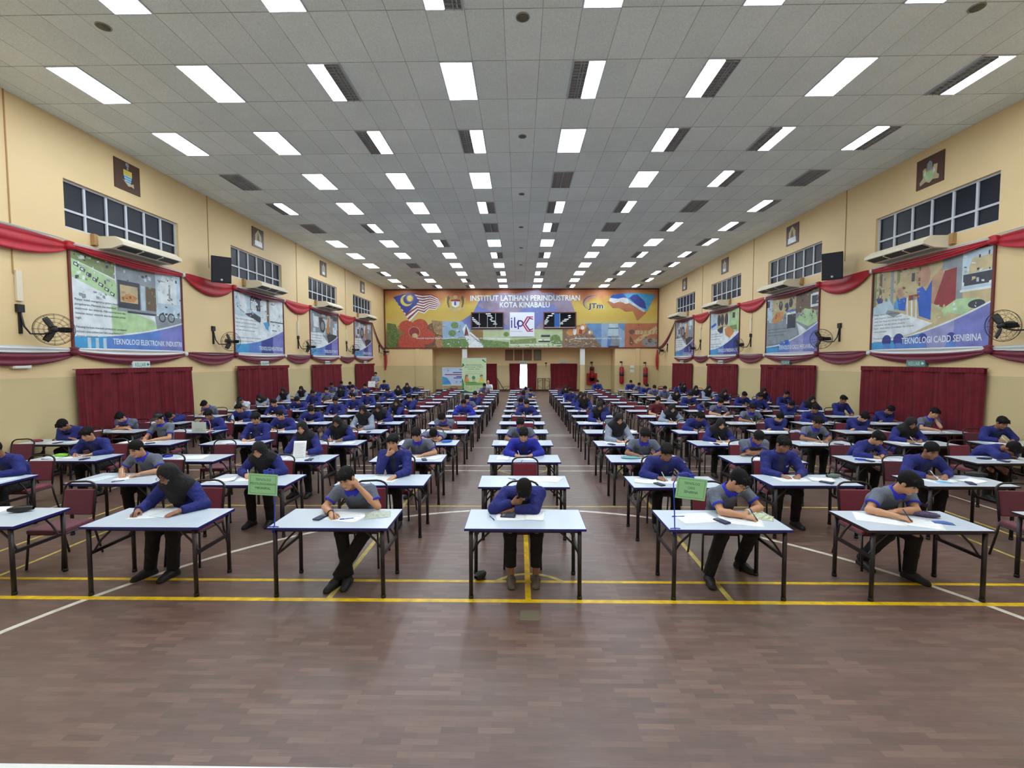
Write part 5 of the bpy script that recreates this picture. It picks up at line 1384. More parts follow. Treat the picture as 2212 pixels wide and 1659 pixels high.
M_skin = mat('skin_tan', (196, 146, 112), 0.55)
M_skin2 = mat('skin_brown', (150, 104, 78), 0.55)
M_lip = mat('lips', (158, 96, 84), 0.5)
M_brow = mat('dark_brow', (34, 26, 24), 0.7)
M_hair = mat('black_hair', (12, 10, 11), 0.75, spec=0.25, bump=0.6, bscale=70)
M_hijab = mat('black_headscarf', (20, 19, 23), 0.85, bump=.7, bscale=12)
M_blue = mat('royal_blue_jacket', (26, 35, 112), 0.8, noise=0.14, nscale=9, bump=.7, bscale=13)
M_bright = mat('bright_blue_jacket', (26, 38, 160), 0.75, noise=0.1, nscale=9, bump=.7, bscale=13)
M_grey = mat('slate_grey_knit', (98, 106, 122), 0.85, noise=0.08, nscale=30, bump=.6, bscale=12)
M_under = mat('dark_slate_shirt', (46, 52, 84), 0.85)
M_lgrey = mat('pale_blue_grey_cotton', (140, 152, 172), 0.85, noise=0.06, nscale=20, bump=.6, bscale=12)
M_cuff = mat('blue_rib_trim', (36, 44, 190), 0.8)
M_mar = mat('maroon_knit', (92, 24, 40), 0.85)
M_wht = mat('white_cotton', (205, 214, 228), 0.8)
M_trou = mat('black_trousers', (20, 18, 21), 0.85, bump=.6, bscale=11)
M_shoe = mat('black_shoe', (24, 22, 23), 0.6)
M_logo = mat('white_embroidery', (176, 184, 206), 0.7)

def ik(S, W, a, b_, pole):
    d = W - S; L = np.linalg.norm(d)
    if L > (a + b_) * 0.995: W = S + d * (a + b_) * 0.995 / L; d = W - S; L = np.linalg.norm(d)
    u = d / L; x = (a * a - b_ * b_ + L * L) / (2 * L); h = math.sqrt(max(a * a - x * x, 0))
    p = pole - S; p = p - u * (p @ u); p = nrm(p)
    return S + u * x + p * h, W

def rot(axis, deg):
    m = Matrix.Rotation(math.radians(deg), 3, Vector(axis)); return np.array(m)

POSE0 = dict(lean=(20, 42), side=0, twist=0, head=(22, 0, 0), rh=(-.13, -.47, .765), lh=(.14, -.44, .765), rp=(-.6, -.1, .5), lp=(.6, -.1, .5),
             rcurl=60, lcurl=25, rn=(0.3, 0, -1), ln=(-0.1, 0, -1), rdir=None, ldir=None,
             knee=((-.13, -.40, .50), (.13, -.40, .50)), foot=((-.13, -.36, .075), (.13, -.34, .075)), toe=((-.16, -1, -.05), (.16, -1, -.05)), sc=1.0)
def P_(**k):
    d = dict(POSE0); d.update(k); return d
POSES = {
    'W': P_(head=(16, 0, 0)),
    'U': P_(lean=(8, 20), head=(20, 8, 0), rh=(-.10, -.45, .765), lh=(.12, -.43, .765)),
    'L': P_(lean=(22, 44), side=14, twist=14, head=(26, 14, 8), rh=(-.02, -.50, .765), lh=(.22, -.42, .765)),
    'C': P_(lean=(14, 36), side=-4, head=(16, -6, -10), rh=(-.14, -.46, .765), lh='cheekL', lp=(.32, -.42, .5), lcurl=55),
    'F': P_(lean=(22, 48), head=(34, 0, 0), rh=(.10, -.40, .775), lh=(-.12, -.36, .77), rp=(-.7, -.2, .6), lp=(.7, -.2, .6), rcurl=30),
    'S': P_(lean=(34, 66), side=10, head=(48, 20, 24), rh=(.06, -.52, .765), lh=(-.02, -.46, .77), rp=(-.7, -.2, .7), lp=(.7, -.2, .7)),
    'K': P_(lean=(10, 26), side=-3, head=(6, 8, 6), rh='cheekR', rE=(-.27, -.30, .778), lh=(.17, -.46, .79), lp=(.6, -.2, .5), rcurl=60, lcurl=60),
    'M': P_(lean=(8, 22), head=(6, 4, 0), rh='mouth', lh=(.14, -.50, .765), rp=(-.30, -.34, .5), rcurl=70),
}
HEADV = 0.155
def skeleton(p, fem=False):
    """joint positions and frames for a seated pose (origin on the floor under the hips, facing -Y)"""
    Pl = V(0, 0.0, .545)
    def dirn(deg): 
        t = math.radians(deg); f = math.radians(p['side'])
        return nrm(V(math.sin(f), -math.sin(t), math.cos(t) * math.cos(f)))
    u1, u2 = dirn(p['lean'][0]), dirn(p['lean'][1])
    Ch = Pl + u1 * 0.27; N = Ch + u2 * 0.24
    lat = rot((0, 0, 1), p['twist']) @ V(1, 0, 0); lat = nrm(lat - u2 * (lat @ u2))
    fwd = np.cross(u2, lat); fwd = -fwd if fwd[1] > 0 else fwd
    sw = 0.165 if fem else 0.182
    Sc = Ch + u2 * 0.195
    SL, SR = Sc + lat * sw, Sc - lat * sw
    hp, hy, hr = p['head']
    t = math.radians(p['lean'][1] * 0.35 + hp)
    hu = V(0, -math.sin(t), math.cos(t)); hf = V(0, -math.cos(t), -math.sin(t)); hx = V(1, 0, 0)
    R = rot((0, 0, 1), hy + p['twist'] * .5) ; hu, hf, hx = R @ hu, R @ hf, R @ hx
    R = rot(hf, hr); hu, hx = R @ hu, R @ hx
    neckd = nrm(u2 * 0.6 + hu * 0.6)
    Hd = N + neckd * 0.075 + hu * 0.095 + hf * 0.015
    def hand(h, side):
        s = 1 if side == 'L' else -1
        if isinstance(h, str):
            if h.startswith('cheek'):
                q = Hd + hx * s * 0.085 - hu * 0.075 + hf * 0.0; return q - nrm(hu * 1.0 - hx * s * .15) * 0.06, nrm(hu * 0.9 + hf * .1 - hx * s * .15), nrm(hx * -s)
            if h == 'mouth':
                q = Hd + hf * 0.115 - hu * 0.085; return q - V(.05, .02, .06), nrm(V(.75, .3, .5)), nrm(-hf)
            if h == 'mouthlow':
                q = Hd + hf * 0.10 - hu * 0.10 + V(-.12, .01, -.03); return q, nrm(V(1, .02, .12)), nrm(V(.1, 1, .1))
        return V(*h), None, None
    rW, rd, rn = hand(p['rh'], 'R'); lW, ld, ln = hand(p['lh'], 'L')
    rE, rW = ik(SR, rW, .275, .245, V(*p['rp'])); lE, lW = ik(SL, lW, .275, .245, V(*p['lp']))
    if p.get('lE'): lE = V(*p['lE'])
    if p.get('rE'): rE = V(*p['rE'])
    for E in (rE, lE):
        if E[1] < -.24 and E[2] < .775: E[2] = .775
    rd = nrm(V(*p['rdir'])) if p['rdir'] is not None else (rd if rd is not None else nrm(nrm(rW - rE) + V(0, 0, -.1)))
    ld = nrm(V(*p['ldir'])) if p['ldir'] is not None else (ld if ld is not None else nrm(nrm(lW - lE) + V(0, 0, -.1)))
    rn = rn if rn is not None else nrm(V(*p['rn'])); ln = ln if ln is not None else nrm(V(*p['ln']))
    return dict(P=Pl, Ch=Ch, N=N, u1=u1, u2=u2, lat=lat, fwd=fwd, SL=SL, SR=SR, H=Hd, hu=hu, hf=hf, hx=hx, rE=rE, rW=rW, lE=lE, lW=lW, rd=rd, ld=ld, rn=rn, ln=ln,
                K=[V(*q) for q in p['knee']], A=[V(*q) for q in p['foot']], T=[nrm(V(*q)) for q in p['toe']], neckd=neckd)

def add_hand(F, W, d, n, side, curl, fr=0.0088):
    """palm, four bent fingers of different lengths and a thumb from the side of the palm"""
    n = nrm(n - d * (n @ d)); x = np.cross(d, n) * (1 if side == 'R' else -1)   # x points to the thumb side
    F.ell(W + d * 0.045, (d, x, n), (0.05, 0.039, 0.016), 0.012)
    for i, (o, L) in enumerate(((0.029, .064), (0.0095, .074), (-0.0095, .068), (-0.028, .053))):
        b0 = W + d * 0.082 + x * o
        a1 = math.radians(curl * (0.55 + 0.06 * i)); a2 = math.radians(curl * (1.25 + 0.06 * i))
        m = b0 + (d * math.cos(a1) + n * math.sin(a1) + x * o * 1.2) * L * .55
        e = m + (d * math.cos(a2) + n * math.sin(a2)) * L * .5
        F.cone(b0, m, fr, fr * .95, 0.004); F.cone(m, e, fr * .95, fr * .78, 0.003)
    b0 = W + d * 0.022 + x * 0.030 + n * .004
    m = b0 + nrm(d * .75 + x * .65 + n * .35) * 0.042; e = m + nrm(d * .9 + x * .05 + n * .45) * 0.034
    F.cone(b0, m, 0.0125, 0.0105, 0.008); F.cone(m, e, 0.0105, 0.008, 0.004)

def bounds(s, pad=.14):
    pts = np.array([s[k] for k in ('P', 'Ch', 'N', 'SL', 'SR', 'H', 'rE', 'rW', 'lE', 'lW')] + s['K'] + s['A'])
    lo, hi = pts.min(0) - pad, pts.max(0) + pad
    lo[2] = min(lo[2], -0.01); lo[1] -= .1; hi[2] = max(hi[2], (s['H'] + s['hu'] * .14)[2] + .03)
    return lo, hi

def head_shape(F, s):
    H, u, f, x = s['H'], s['hu'], s['hf'], s['hx']
    F.ell(H + u * .022 - f * .012, (x, f, u), (.073, .092, .088), .01)
    F.ell(H + f * .026 - u * .045, (x, f, u), (.058, .066, .070), .03)
    F.ell(H + f * .062 - u * .094, (x, f, u), (.026, .024, .018), .02)          # chin
    F.cone(H + f * .086 + u * .012, H + f * .104 - u * .026, .008, .0125, .012)  # nose
    F.ell(H + f * .094 - u * .031, (x, f, u), (.019, .012, .009), .008)
    for q in (-1, 1):
        F.ell(H + f * .090 + u * .012 + x * q * .031, (x, f, u), (.017, .013, .011), .012, 'sub')
        F.cone(H + f * .079 + u * .030 + x * q * .014, H + f * .070 + u * .030 + x * q * .047, .008, .007, .012)
        F.ell(H + f * .055 - u * .028 + x * q * .046, (x, f, u), (.02, .022, .024), .02)   # cheeks
        F.ell(H - f * .008 - u * .006 + x * q * .076, (x, f, u), (.010, .020, .032), .008)  # ears
    F.ell(H + f * .081 - u * .060, (x, f, u), (.024, .010, .010), .008)          # lips
    F.cone(s['N'] - s['u2'] * .03, H - u * .05 - f * .02, .056, .052, .03)

def body_mesh(s, p, vox, skin, fem, bare=False):
    lo, hi = bounds(s)
    F = Field(lo, hi, vox)
    lat = s['lat']
    F.cone(s['P'] - V(0, 0, .0), s['Ch'], .092, .095, .04, wide=V(1, 0, 0), wf=1.3)
    F.cone(s['Ch'], s['N'] - s['u2'] * .06, .095, .075, .05, wide=lat, wf=1.45)
    F.cone(s['SL'], s['SR'], .052, .052, .05)
    for K, A, T, q in zip(s['K'], s['A'], s['T'], (-1, 1)):
        hip = s['P'] + V(q * .085, -.02, -.015)
        F.cone(hip, K, .070, .044, .03); F.cone(K, A, .043, .034 if bare else .028, .02)
        F.cone(A + V(0, .01, -.03), A + T * .14 + V(0, 0, -.05), .034 if bare else .016, .026 if bare else .012, .02)
    for S, E, W, d, n, sd, cu in ((s['SR'], s['rE'], s['rW'], s['rd'], s['rn'], 'R', p['rcurl']), (s['SL'], s['lE'], s['lW'], s['ld'], s['ln'], 'L', p['lcurl'])):
        F.cone(S, E, .046, .037, .03); F.cone(E, E + (W - E) * .35, .037, .039, .012); F.cone(E + (W - E) * .35, W, .039, .026, .012)
        add_hand(F, W, d, n, sd, cu, max(.0088, vox * 1.15))
    head_shape(F, s)
    P, Q = F.mesh()
    H, u, f, x = s['H'], s['hu'], s['hf'], s['hx']
    def pick(c):
        r = c - H; a, b_, e = r @ x, r @ f, r @ u
        m = np.zeros(len(c), int)
        front = b_ > .045
        m[front & (np.abs(np.abs(a) - .033) < .019) & (np.abs(e - .034 - .004 * (1 - np.abs(np.abs(a) - .033) / .02)) < .0055)] = 2
        m[front & (np.abs(np.abs(a) - .031) < .013) & (np.abs(e - .012) < .0055)] = 2
        m[front & (np.abs(a) < .023) & (np.abs(e + .060) < .0065)] = 1
        return m
    return to_mesh('person', P, Q, [skin, M_lip, M_brow], pick)

def hair_mesh(s, vox, style):
    H, u, f, x = s['H'], s['hu'], s['hf'], s['hx']
    F = Field(H - .17, H + .17, vox)
    F.ell(H + u * .032 - f * .014, (x, f, u), (.086, .103, .100), .01)
    if style != 'short':
        F.ell(H + u * .066 + f * .045, (x, f, u), (.062, .058, .042), .02)   # fringe
        for i, a in enumerate((-.05, -.02, .015, .045)):
            F.cone(H + u * .085 + f * .05 + x * a, H + u * (.052 - .006 * (i % 2)) + f * .098 + x * (a * 1.1), .022, .010, .012)
        F.ell(H + u * .07 - f * .05, (x, f, u), (.07, .06, .055), .02)
    F.ell(H + f * .088 - u * .042, (x, f, u), (.088, .088, .098), .006, 'sub')
    F.ell(H - u * .135, (x, f, u), (.11, .13, .085), .008, 'sub')
    for q in (-1, 1): F.ell(H + x * q * .088 - u * .012, (x, f, u), (.022, .026, .036), .006, 'sub')
    P, Q = F.mesh()
    return to_mesh('hair', P, Q, [M_hair])

def cap_mesh(s, vox):
    H, u, f, x = s['H'], s['hu'], s['hf'], s['hx']
    F = Field(H - .24, H + .24, vox)
    F.ell(H + u * .035 - f * .012, (x, f, u), (.086, .104, .096), .01)
    F.plane_cut(H + u * .048, -u)
    F.ell(H + u * .056 + f * .115, (x, f, u), (.072, .072, .010), .006)
    P, Q = F.mesh(); return to_mesh('cap', P, Q, [M_dark])

def hijab_mesh(s, vox):
    H, u, f, x, N = s['H'], s['hu'], s['hf'], s['hx'], s['N']
    F = Field(N - V(.36, .36, .42), N + V(.36, .36, .42), vox)
    F.ell(H + u * .018 - f * .010, (x, f, u), (.088, .108, .112), .01)
    F.ell(H - u * .05 - f * .045, (x, f, u), (.078, .068, .09), .03)
    F.cone(H - u * .07 + f * .01, N - s['u2'] * .02 + s['fwd'] * .03, .078, .088, .04, wide=s['lat'], wf=1.1)
    F.cone(N + s['fwd'] * .04, N - s['u2'] * .16 + s['fwd'] * .105, .085, .055, .05, wide=s['lat'], wf=2.0)
    F.cone(N - s['fwd'] * .02 + s['u2'] * .01, N - s['u2'] * .15 - s['fwd'] * .055, .085, .07, .05, wide=s['lat'], wf=2.1)
    for q in (s['SL'], s['SR']): F.cone(H - u * .085 - f * .015, q - (q - N) * .18 + s['u2'] * .012, .066, .072, .05)
    F.ell(H + f * .135 - u * .006, (x, f, u), (.062, .088, .086), .012, 'sub')
    P, Q = F.mesh(); return to_mesh('headscarf', P, Q, [M_hijab])

def top_mesh(s, vox, kind, fem, mats):
    lo, hi = bounds(s, .16)
    hi[2] = min(hi[2], s['N'][2] + .14); lo[2] = .36
    F = Field(lo, hi, vox); lat = s['lat']
    g = .020 if kind == 'jacket' else .013
    F.cone(s['P'] + V(0, -.005, -.01), s['Ch'], .100 + g, .097 + g, .04, wide=V(1, 0, 0), wf=1.32)
    F.cone(s['Ch'], s['N'] - s['u2'] * .055, .096 + g, .078 + g, .05, wide=lat, wf=1.45)
    F.cone(s['SL'] - s['u2'] * .01, s['SR'] - s['u2'] * .01, .054 + g, .054 + g, .05)
    if fem and kind == 'jacket':                      # tunic over the thighs
        for K, q in zip(s['K'], (-1, 1)):
            hip = s['P'] + V(q * .085, -.01, -.01); F.cone(hip, hip + (K - hip) * .62, .105, .092, .04, cutb=True)
    for S, E, W in ((s['SR'], s['rE'], s['rW']), (s['SL'], s['lE'], s['lW'])):
        if kind == 'polo':
            M = S + (E - S) * .66
            F.cone(S, M, .056 + g * .5, .057 + g * .5, .035, cutb=True)
        else:
            F.cone(S, E, .052 + g, .048 + g * .8, .04); e = E + (W - E) * .93
            F.cone(E, e, .047 + g * .8, .036 + g * .35, .02, cutb=True)
            for t in (.25, .55, .8): 
                q = E + (W - E) * t; F.cone(q, q + (W - E) * .01, .050 - .008 * t, .050 - .008 * t, .02)
            for t in (.35, .7):
                q = S + (E - S) * t; F.cone(q, q + (E - S) * .02, .070 - .006 * t, .069 - .006 * t, .02)
    F.cone(s['N'] + s['neckd'] * .02, s['N'] + s['neckd'] * .12, .066, .075, .004, 'sub')
    P, Q = F.mesh()
    fw, u2, Ch = s['fwd'], s['u2'], s['Ch']
    def pick(c):
        r = c - Ch; a, b_, e = r @ lat, r @ fw, r @ u2
        m = np.zeros(len(c), int)
        if kind == 'jacket':
            m[(b_ > .02) & (b_ < .17) & (np.abs(a) < .034 + .05 * np.clip(e, 0, .3)) & (e > -.25)] = 1
            m[(b_ > .04) & (b_ < .17) & (np.abs(a - .105) < .026) & (np.abs(e - .06) < .011)] = 2
        return m
    return to_mesh('jacket' if kind == 'jacket' else 'polo_shirt', P, Q, mats, pick)

def collar_mesh(s, vox, kind, m):
    N, n = s['N'], s['neckd']
    F = Field(N - .16, N + .17, vox)
    a, b_ = N - n * .015, N + n * .042
    F.cone(a, b_, .090, .073, .006, wide=s['lat'], wf=1.12, cutb=True, cuta=True)
    for q in (-1, 1):                                # collar points folded down in front
        F.cone(N + s['fwd'] * .040 + s['lat'] * q * .064, N + s['fwd'] * .080 + s['lat'] * q * .038 - s['u2'] * .018, .024, .014, .012)
    F.cone(a - n * .05, b_ + n * .05, .070, .064, .003, 'sub', wide=s['lat'], wf=1.05)
    P, Q = F.mesh(); return to_mesh('collar', P, Q, [m])

def cuff_mesh(S, E, vox, m):
    d = E - S; a, b_ = S + d * .58, S + d * .68
    F = Field(np.minimum(a, b_) - .1, np.maximum(a, b_) + .1, vox)
    F.cone(a, b_, .067, .067, .004, cutb=True, cuta=True); F.cone(a - d * .3, b_ + d * .3, .054, .054, .003, 'sub')
    P, Q = F.mesh(); return to_mesh('sleeve_cuff', P, Q, [m])

def trouser_mesh(s, vox, ankle=False):
    lo, hi = bounds(s, .16); hi[2] = .74
    F = Field(lo, hi, vox)
    F.cone(s['P'] + V(-.05, .0, 0), s['P'] + V(.05, .0, 0), .108, .108, .03)
    for K, A, q in zip(s['K'], s['A'], (-1, 1)):
        hip = s['P'] + V(q * .085, -.02, -.012)
        F.cone(hip, K, .092, .074, .03); e = A + nrm(K - A) * (.075 if ankle else -.005)
        F.cone(K, K + (e - K) * .5, .073, .064, .02); F.cone(K + (e - K) * .5, e, .063, .060, .02, cutb=True)
    F.plane_cut(s['P'] + s['u1'] * .16, s['u1'])
    P, Q = F.mesh(); return to_mesh('trousers', P, Q, [M_trou])

def shoe_mesh(A, T, vox, m, sandal=False):
    h = V(T[0], T[1], 0); h = nrm(h); x = V(-h[1], h[0], 0)
    F = Field(A - V(.2, .34, .2), A + V(.2, .2, .2), vox)
    z = -A[2]
    heel = A + V(0, 0, z + .036) - h * .035; toe = A + h * .165 + V(0, 0, z + .030)
    lift = max(0.0, T[2]) * .2
    F.cone(heel, A + h * .06 + V(0, 0, z + .045), .037, .042, .02); F.cone(A + h * .06 + V(0, 0, z + .04), toe, .043, .030, .03, wide=x, wf=1.12)
    if not sandal: F.cone(A + V(0, 0, z + .06), A + V(0, 0, z + .10), .043, .041, .02, cutb=True)
    F.cone(heel + V(0, 0, -.022), toe + V(0, 0, -.018), .044, .040, .006, wide=x, wf=1.05)
    F.plane_cut(V(0, 0, 0.002), V(0, 0, -1))
    P, Q = F.mesh(); return to_mesh('shoe', P, Q, [m])

OUTFITS = {  # kind of top, headwear, materials of the top, trim
    'bj': ('jacket', 'hair', [M_blue, M_under, M_logo], M_blue), 'bb': ('jacket', 'hair', [M_bright, M_under, M_logo], M_bright), 'sj': ('jacket', 'hijab', [M_blue, M_blue, M_blue], None),
    'gp': ('polo', 'hair', [M_grey], M_cuff), 'gc': ('polo', 'cap', [M_grey], M_cuff), 'mp': ('polo', 'short', [M_mar], M_mar), 'wc': ('polo', 'cap', [M_wht], M_wht), 'wb': ('polo', 'bald', [M_wht], M_wht),
    'hb': ('jacket', 'hijab', [M_blue, M_blue, M_blue], None), 'hg': ('jacket', 'hijab', [M_lgrey, M_lgrey, M_lgrey], None)}
WEAR = {'bj': 'blue jacket', 'bb': 'bright blue jacket', 'sj': 'blue headscarf', 'gp': 'grey polo shirt', 'gc': 'grey polo, cap', 'mp': 'maroon polo shirt', 'wc': 'white shirt and cap', 'wb': 'white shirt, bald',
        'hb': 'black headscarf, blue tunic', 'hg': 'black headscarf, grey tunic'}
DOES = {'W': 'writing', 'U': 'looking down', 'L': 'leaning sideways', 'C': 'head on hand', 'F': 'on folded arms', 'S': 'slumped over', 'M': 'hand at mouth', 'K': 'hand at temple', 'X': 'writing'}

def build_person(outfit, p, vox, skin, hair='hair', sandal=False, specs=False, band=None):
    kind, headwear, mats, trim = OUTFITS[outfit]
    fem = headwear == 'hijab'
    s = skeleton(p, fem)
    me = body_mesh(s, p, vox, skin, fem, sandal)
    o = bpy.data.objects.new('person', me); C.objects.link(o)
    def ch(name, m):
        c = bpy.data.objects.new(name, m); C.objects.link(c); c.parent = o; return c
    if headwear in ('hair', 'short', 'cap'): ch('hair', hair_mesh(s, vox * .9, 'short' if headwear in ('short', 'cap') else hair))
    if headwear == 'cap': ch('cap', cap_mesh(s, vox))
    if headwear == 'hijab': ch('headscarf', hijab_mesh(s, vox))
    t = ch('jacket' if kind == 'jacket' else 'polo_shirt', top_mesh(s, vox, kind, fem, mats))
    if trim is not None:
        c = ch('collar', collar_mesh(s, vox * .8, kind, trim))
        if trim is M_cuff: c['label'] = 'blue collar'
    if kind == 'polo' and trim is not None:
        for S, E in ((s['SR'], s['rE']), (s['SL'], s['lE'])):
            c = ch('sleeve_cuff', cuff_mesh(S, E, vox * .8, trim))
            if trim is M_cuff: c['label'] = 'blue sleeve cuff'
    if specs:
        H, u, f, x = s['H'], s['hu'], s['hf'], s['hx']; b = MB()
        for q in (-1, 1):
            c0 = H + f * .104 + u * .010 + x * q * .032
            b.tube(M_dark, [tuple(c0 + x * .025 * math.cos(2 * PI * i / 14) + u * .019 * math.sin(2 * PI * i / 14)) for i in range(14)], .0022, 5, True)
            b.tube(M_dark, [tuple(H + f * .102 + u * .014 + x * q * .057), tuple(H + f * .06 + u * .016 + x * q * .078), tuple(H - f * .01 + u * .01 + x * q * .08)], .0022, 5)
        b.tube(M_dark, [tuple(H + f * .106 + u * .012 - x * .008), tuple(H + f * .106 + u * .012 + x * .008)], .0022, 5)
        ch('glasses', b.mesh('glasses'))
    if band:
        W, E, m = (s['lW'], s['lE'], M_wht) if band == 'L' else (s['rW'], s['rE'], mat('brown_bracelet', (84, 48, 36), .6))
        d = nrm(E - W); a = nrm(np.cross(d, V(0, 0, 1))); c_ = np.cross(a, d); b = MB()
        for o_ in (.012, .019, .026): b.tube(m, [tuple(W + d * o_ + (a * math.cos(2 * PI * i / 16) + c_ * math.sin(2 * PI * i / 16)) * .0315) for i in range(16)], .005, 6, True)
        ch('wristband', b.mesh('wristband'))
    ch('trousers', trouser_mesh(s, vox, sandal))
    for A, T in zip(s['A'], s['T']):
        ch('sandal' if sandal else 'shoe', shoe_mesh(A, T, vox, mat('taupe_sandal', (92, 82, 70), 0.6) if sandal else M_shoe, sandal))
    return o, s

# front row, each posed as in the photograph
FRONT = {
    ('L2', 0): P_(lean=(16, 36), twist=-8, head=(18, -10, 4), rh=(-.26, -.47, .765), lh=(.20, -.46, .765), lcurl=20, knee=((-.15, -.40, .51), (.07, -.40, .50)), foot=((-.23, -.37, .08), (.04, -.38, .085)), toe=((-.30, -1, .1), (-.1, -1, .05))),
    ('L1', 0): P_(lean=(20, 46), side=-3, head=(10, -8, 10), rh=(-.17, -.53, .765), lh='cheekL', lE=(.27, -.33, .778), lcurl=60, knee=((-.11, -.42, .52), (.15, -.42, .51)), foot=((.00, -.53, .085), (-.10, -.57, .09)), toe=((.1, -1, .1), (-.3, -1, .1))),
    ('C', 0): P_(lean=(22, 52), head=(46, 0, -4), rh='mouthlow', lh=(-.10, -.40, .775), rp=(-.62, -.30, .55), lp=(.7, -.3, .55), rcurl=65, lcurl=20, knee=((-.14, -.42, .51), (.15, -.42, .51)), foot=((-.13, -.46, .085), (.14, -.45, .085)), toe=((.05, -1, .0), (-.03, -1, .0))),
    ('R1', 0): P_(lean=(20, 44), side=3, twist=18, head=(24, 26, 4), rh=(.06, -.56, .768), lh=(.13, -.44, .765), lp=(.62, -.34, .55), rp=(-.5, -.3, .5), lcurl=18, knee=((-.12, -.42, .51), (.24, -.36, .52)), foot=((-.26, -.44, .085), (.24, -.10, .085)), toe=((-.15, -1, .05), (.4, -1, .05))),
    ('R2', 0): P_(lean=(22, 48), side=6, twist=8, head=(18, 24, 8), rh=(-.15, -.55, .768), lh=(-.04, -.40, .775), lp=(.7, -.30, .58), rp=(-.6, -.25, .6), lcurl=22, knee=((-.12, -.38, .51), (.14, -.42, .51)), foot=((-.10, -.02, .085), (.17, -.34, .085)), toe=((-.1, -1, .05), (.4, -1, .05))),
}
VOXF, VOXN, VOXM = 0.0068, 0.0085, 0.0105
persons = {}
SKEL = {}
SEATPOS = {}
def plab(c, k, outfit, pose):
    return '%s, %s, %s' % ('person in ' + WEAR[outfit], DOES[pose], where(c, k))
def put_person(c, k):
    px, outfit, pose = SEATED[c, k]
    y = TABS[c, k][1] + 0.6 + 0.255
    kind = OUTFITS[outfit]
    grp = None
    if pose == 'X':
        p = FRONT[c, k]
        o, s = build_person(outfit, p, VOXF, M_skin2 if c in ('C', 'L2') else M_skin, 'hair', sandal=(c == 'C'), specs=c in ('R1', 'L2'), band={'L1': 'R', 'R1': 'L'}.get(c))
        o.location = (px, y, 0)
        if c != 'C': SEATPOS[c, k] = (s, (px, y, 0), 0.0, (1, 1, 1))
    else:
        hd = 'short' if (len(c) + k + ord(c[-1])) % 3 == 0 and kind[1] == 'hair' else kind[1]
        fine = k <= 3
        key = (kind[0], hd, pose, fine, outfit in ('mp', 'wc', 'wb') and outfit)
        rz = rnd.uniform(-.12, .12)
        if key not in persons:
            o, s = build_person(outfit, POSES[pose], VOXN if fine else VOXM, M_skin if rnd.random() < .6 else M_skin2, 'short' if hd == 'short' else 'hair')
            persons[key] = o; SKEL[key] = s
            o.location = (px, y, 0); o.rotation_euler = (0, 0, rz)
        else:
            o = dup(persons[key], (px, y, 0), rz)
            sk = M_skin if rnd.random() < .55 else M_skin2
            o.material_slots[0].link = 'OBJECT'; o.material_slots[0].material = sk
            for ch in o.children:
                if ch.name.startswith(('jacket', 'polo')):
                    for i, m in enumerate(kind[2]):
                        ch.material_slots[i].link = 'OBJECT'; ch.material_slots[i].material = m
                elif ch.name.startswith('collar') or ch.name.startswith('sleeve'):
                    ch.material_slots[0].link = 'OBJECT'; ch.material_slots[0].material = kind[3]
        z = rnd.uniform(.985, 1.02)
        o.scale = (rnd.uniform(.97, 1.03), 1.0, z)
        if pose in 'WLC': SEATPOS[c, k] = (SKEL[key], tuple(o.location), rz, tuple(o.scale))
    tag(o, plab(c, k, outfit, pose), 'person', 'students sitting the exam')
    return o
for (c, k) in SEATED: put_person(c, k)
# the invigilator standing at the back left with an armful of papers
def standing():
    p = P_(lean=(4, 6), head=(14, 10, 0), rh=(-.16, -.30, 1.12), lh=(.14, -.32, 1.10), rp=(-.5, .1, .7), lp=(.5, .1, .7),
           knee=((-.10, -.02, .50), (.10, -.02, .50)), foot=((-.11, .02, .085), (.11, .02, .085)), toe=((-.2, -1, 0), (.2, -1, 0)))
    return p
def skel_standing(p):
    s = _sk(p)
    up = V(0, 0, .40)
    for k in ('P', 'Ch', 'N', 'SL', 'SR', 'H'): s[k] = s[k] + up
    for S, E, W, h, pole in (('SR', 'rE', 'rW', 'rh', 'rp'), ('SL', 'lE', 'lW', 'lh', 'lp')):
        s[E], s[W] = ik(s[S], V(*p[h]), .275, .245, V(*p[pole]))
    s['rd'] = nrm(s['rW'] - s['rE']); s['ld'] = nrm(s['lW'] - s['lE'])
    return s
_sk = skeleton
skeleton = lambda p, fem=False: skel_standing(p) if p.get('stand') else _sk(p, fem)
pp = standing(); pp['stand'] = True
_b = bounds
o, s = build_person('wc', pp, VOXM, M_skin, 'hair')
for ch in list(o.children):
    if ch.name.startswith('cap'): bpy.data.objects.remove(ch)
    elif ch.name.startswith('polo'): ch.material_slots[0].link = 'OBJECT'; ch.material_slots[0].material = M_lgrey
    elif ch.name.startswith(('collar', 'sleeve')): ch.material_slots[0].link = 'OBJECT'; ch.material_slots[0].material = M_lgrey
o.location = (-8.75, 27.5, 0)
tag(o, 'standing person in pale grey shirt holding papers at the back left', 'person')
b = MB(); b.box(mat('white_paper', (236, 240, 242), 0.7), (-8.9, 27.1, 1.02), (0.42, 0.03, 0.36), Matrix.Rotation(-.25, 4, 'X'))
tag(b.build('paper_bundle'), 'large white paper bundle held by the standing person at the back', 'papers')
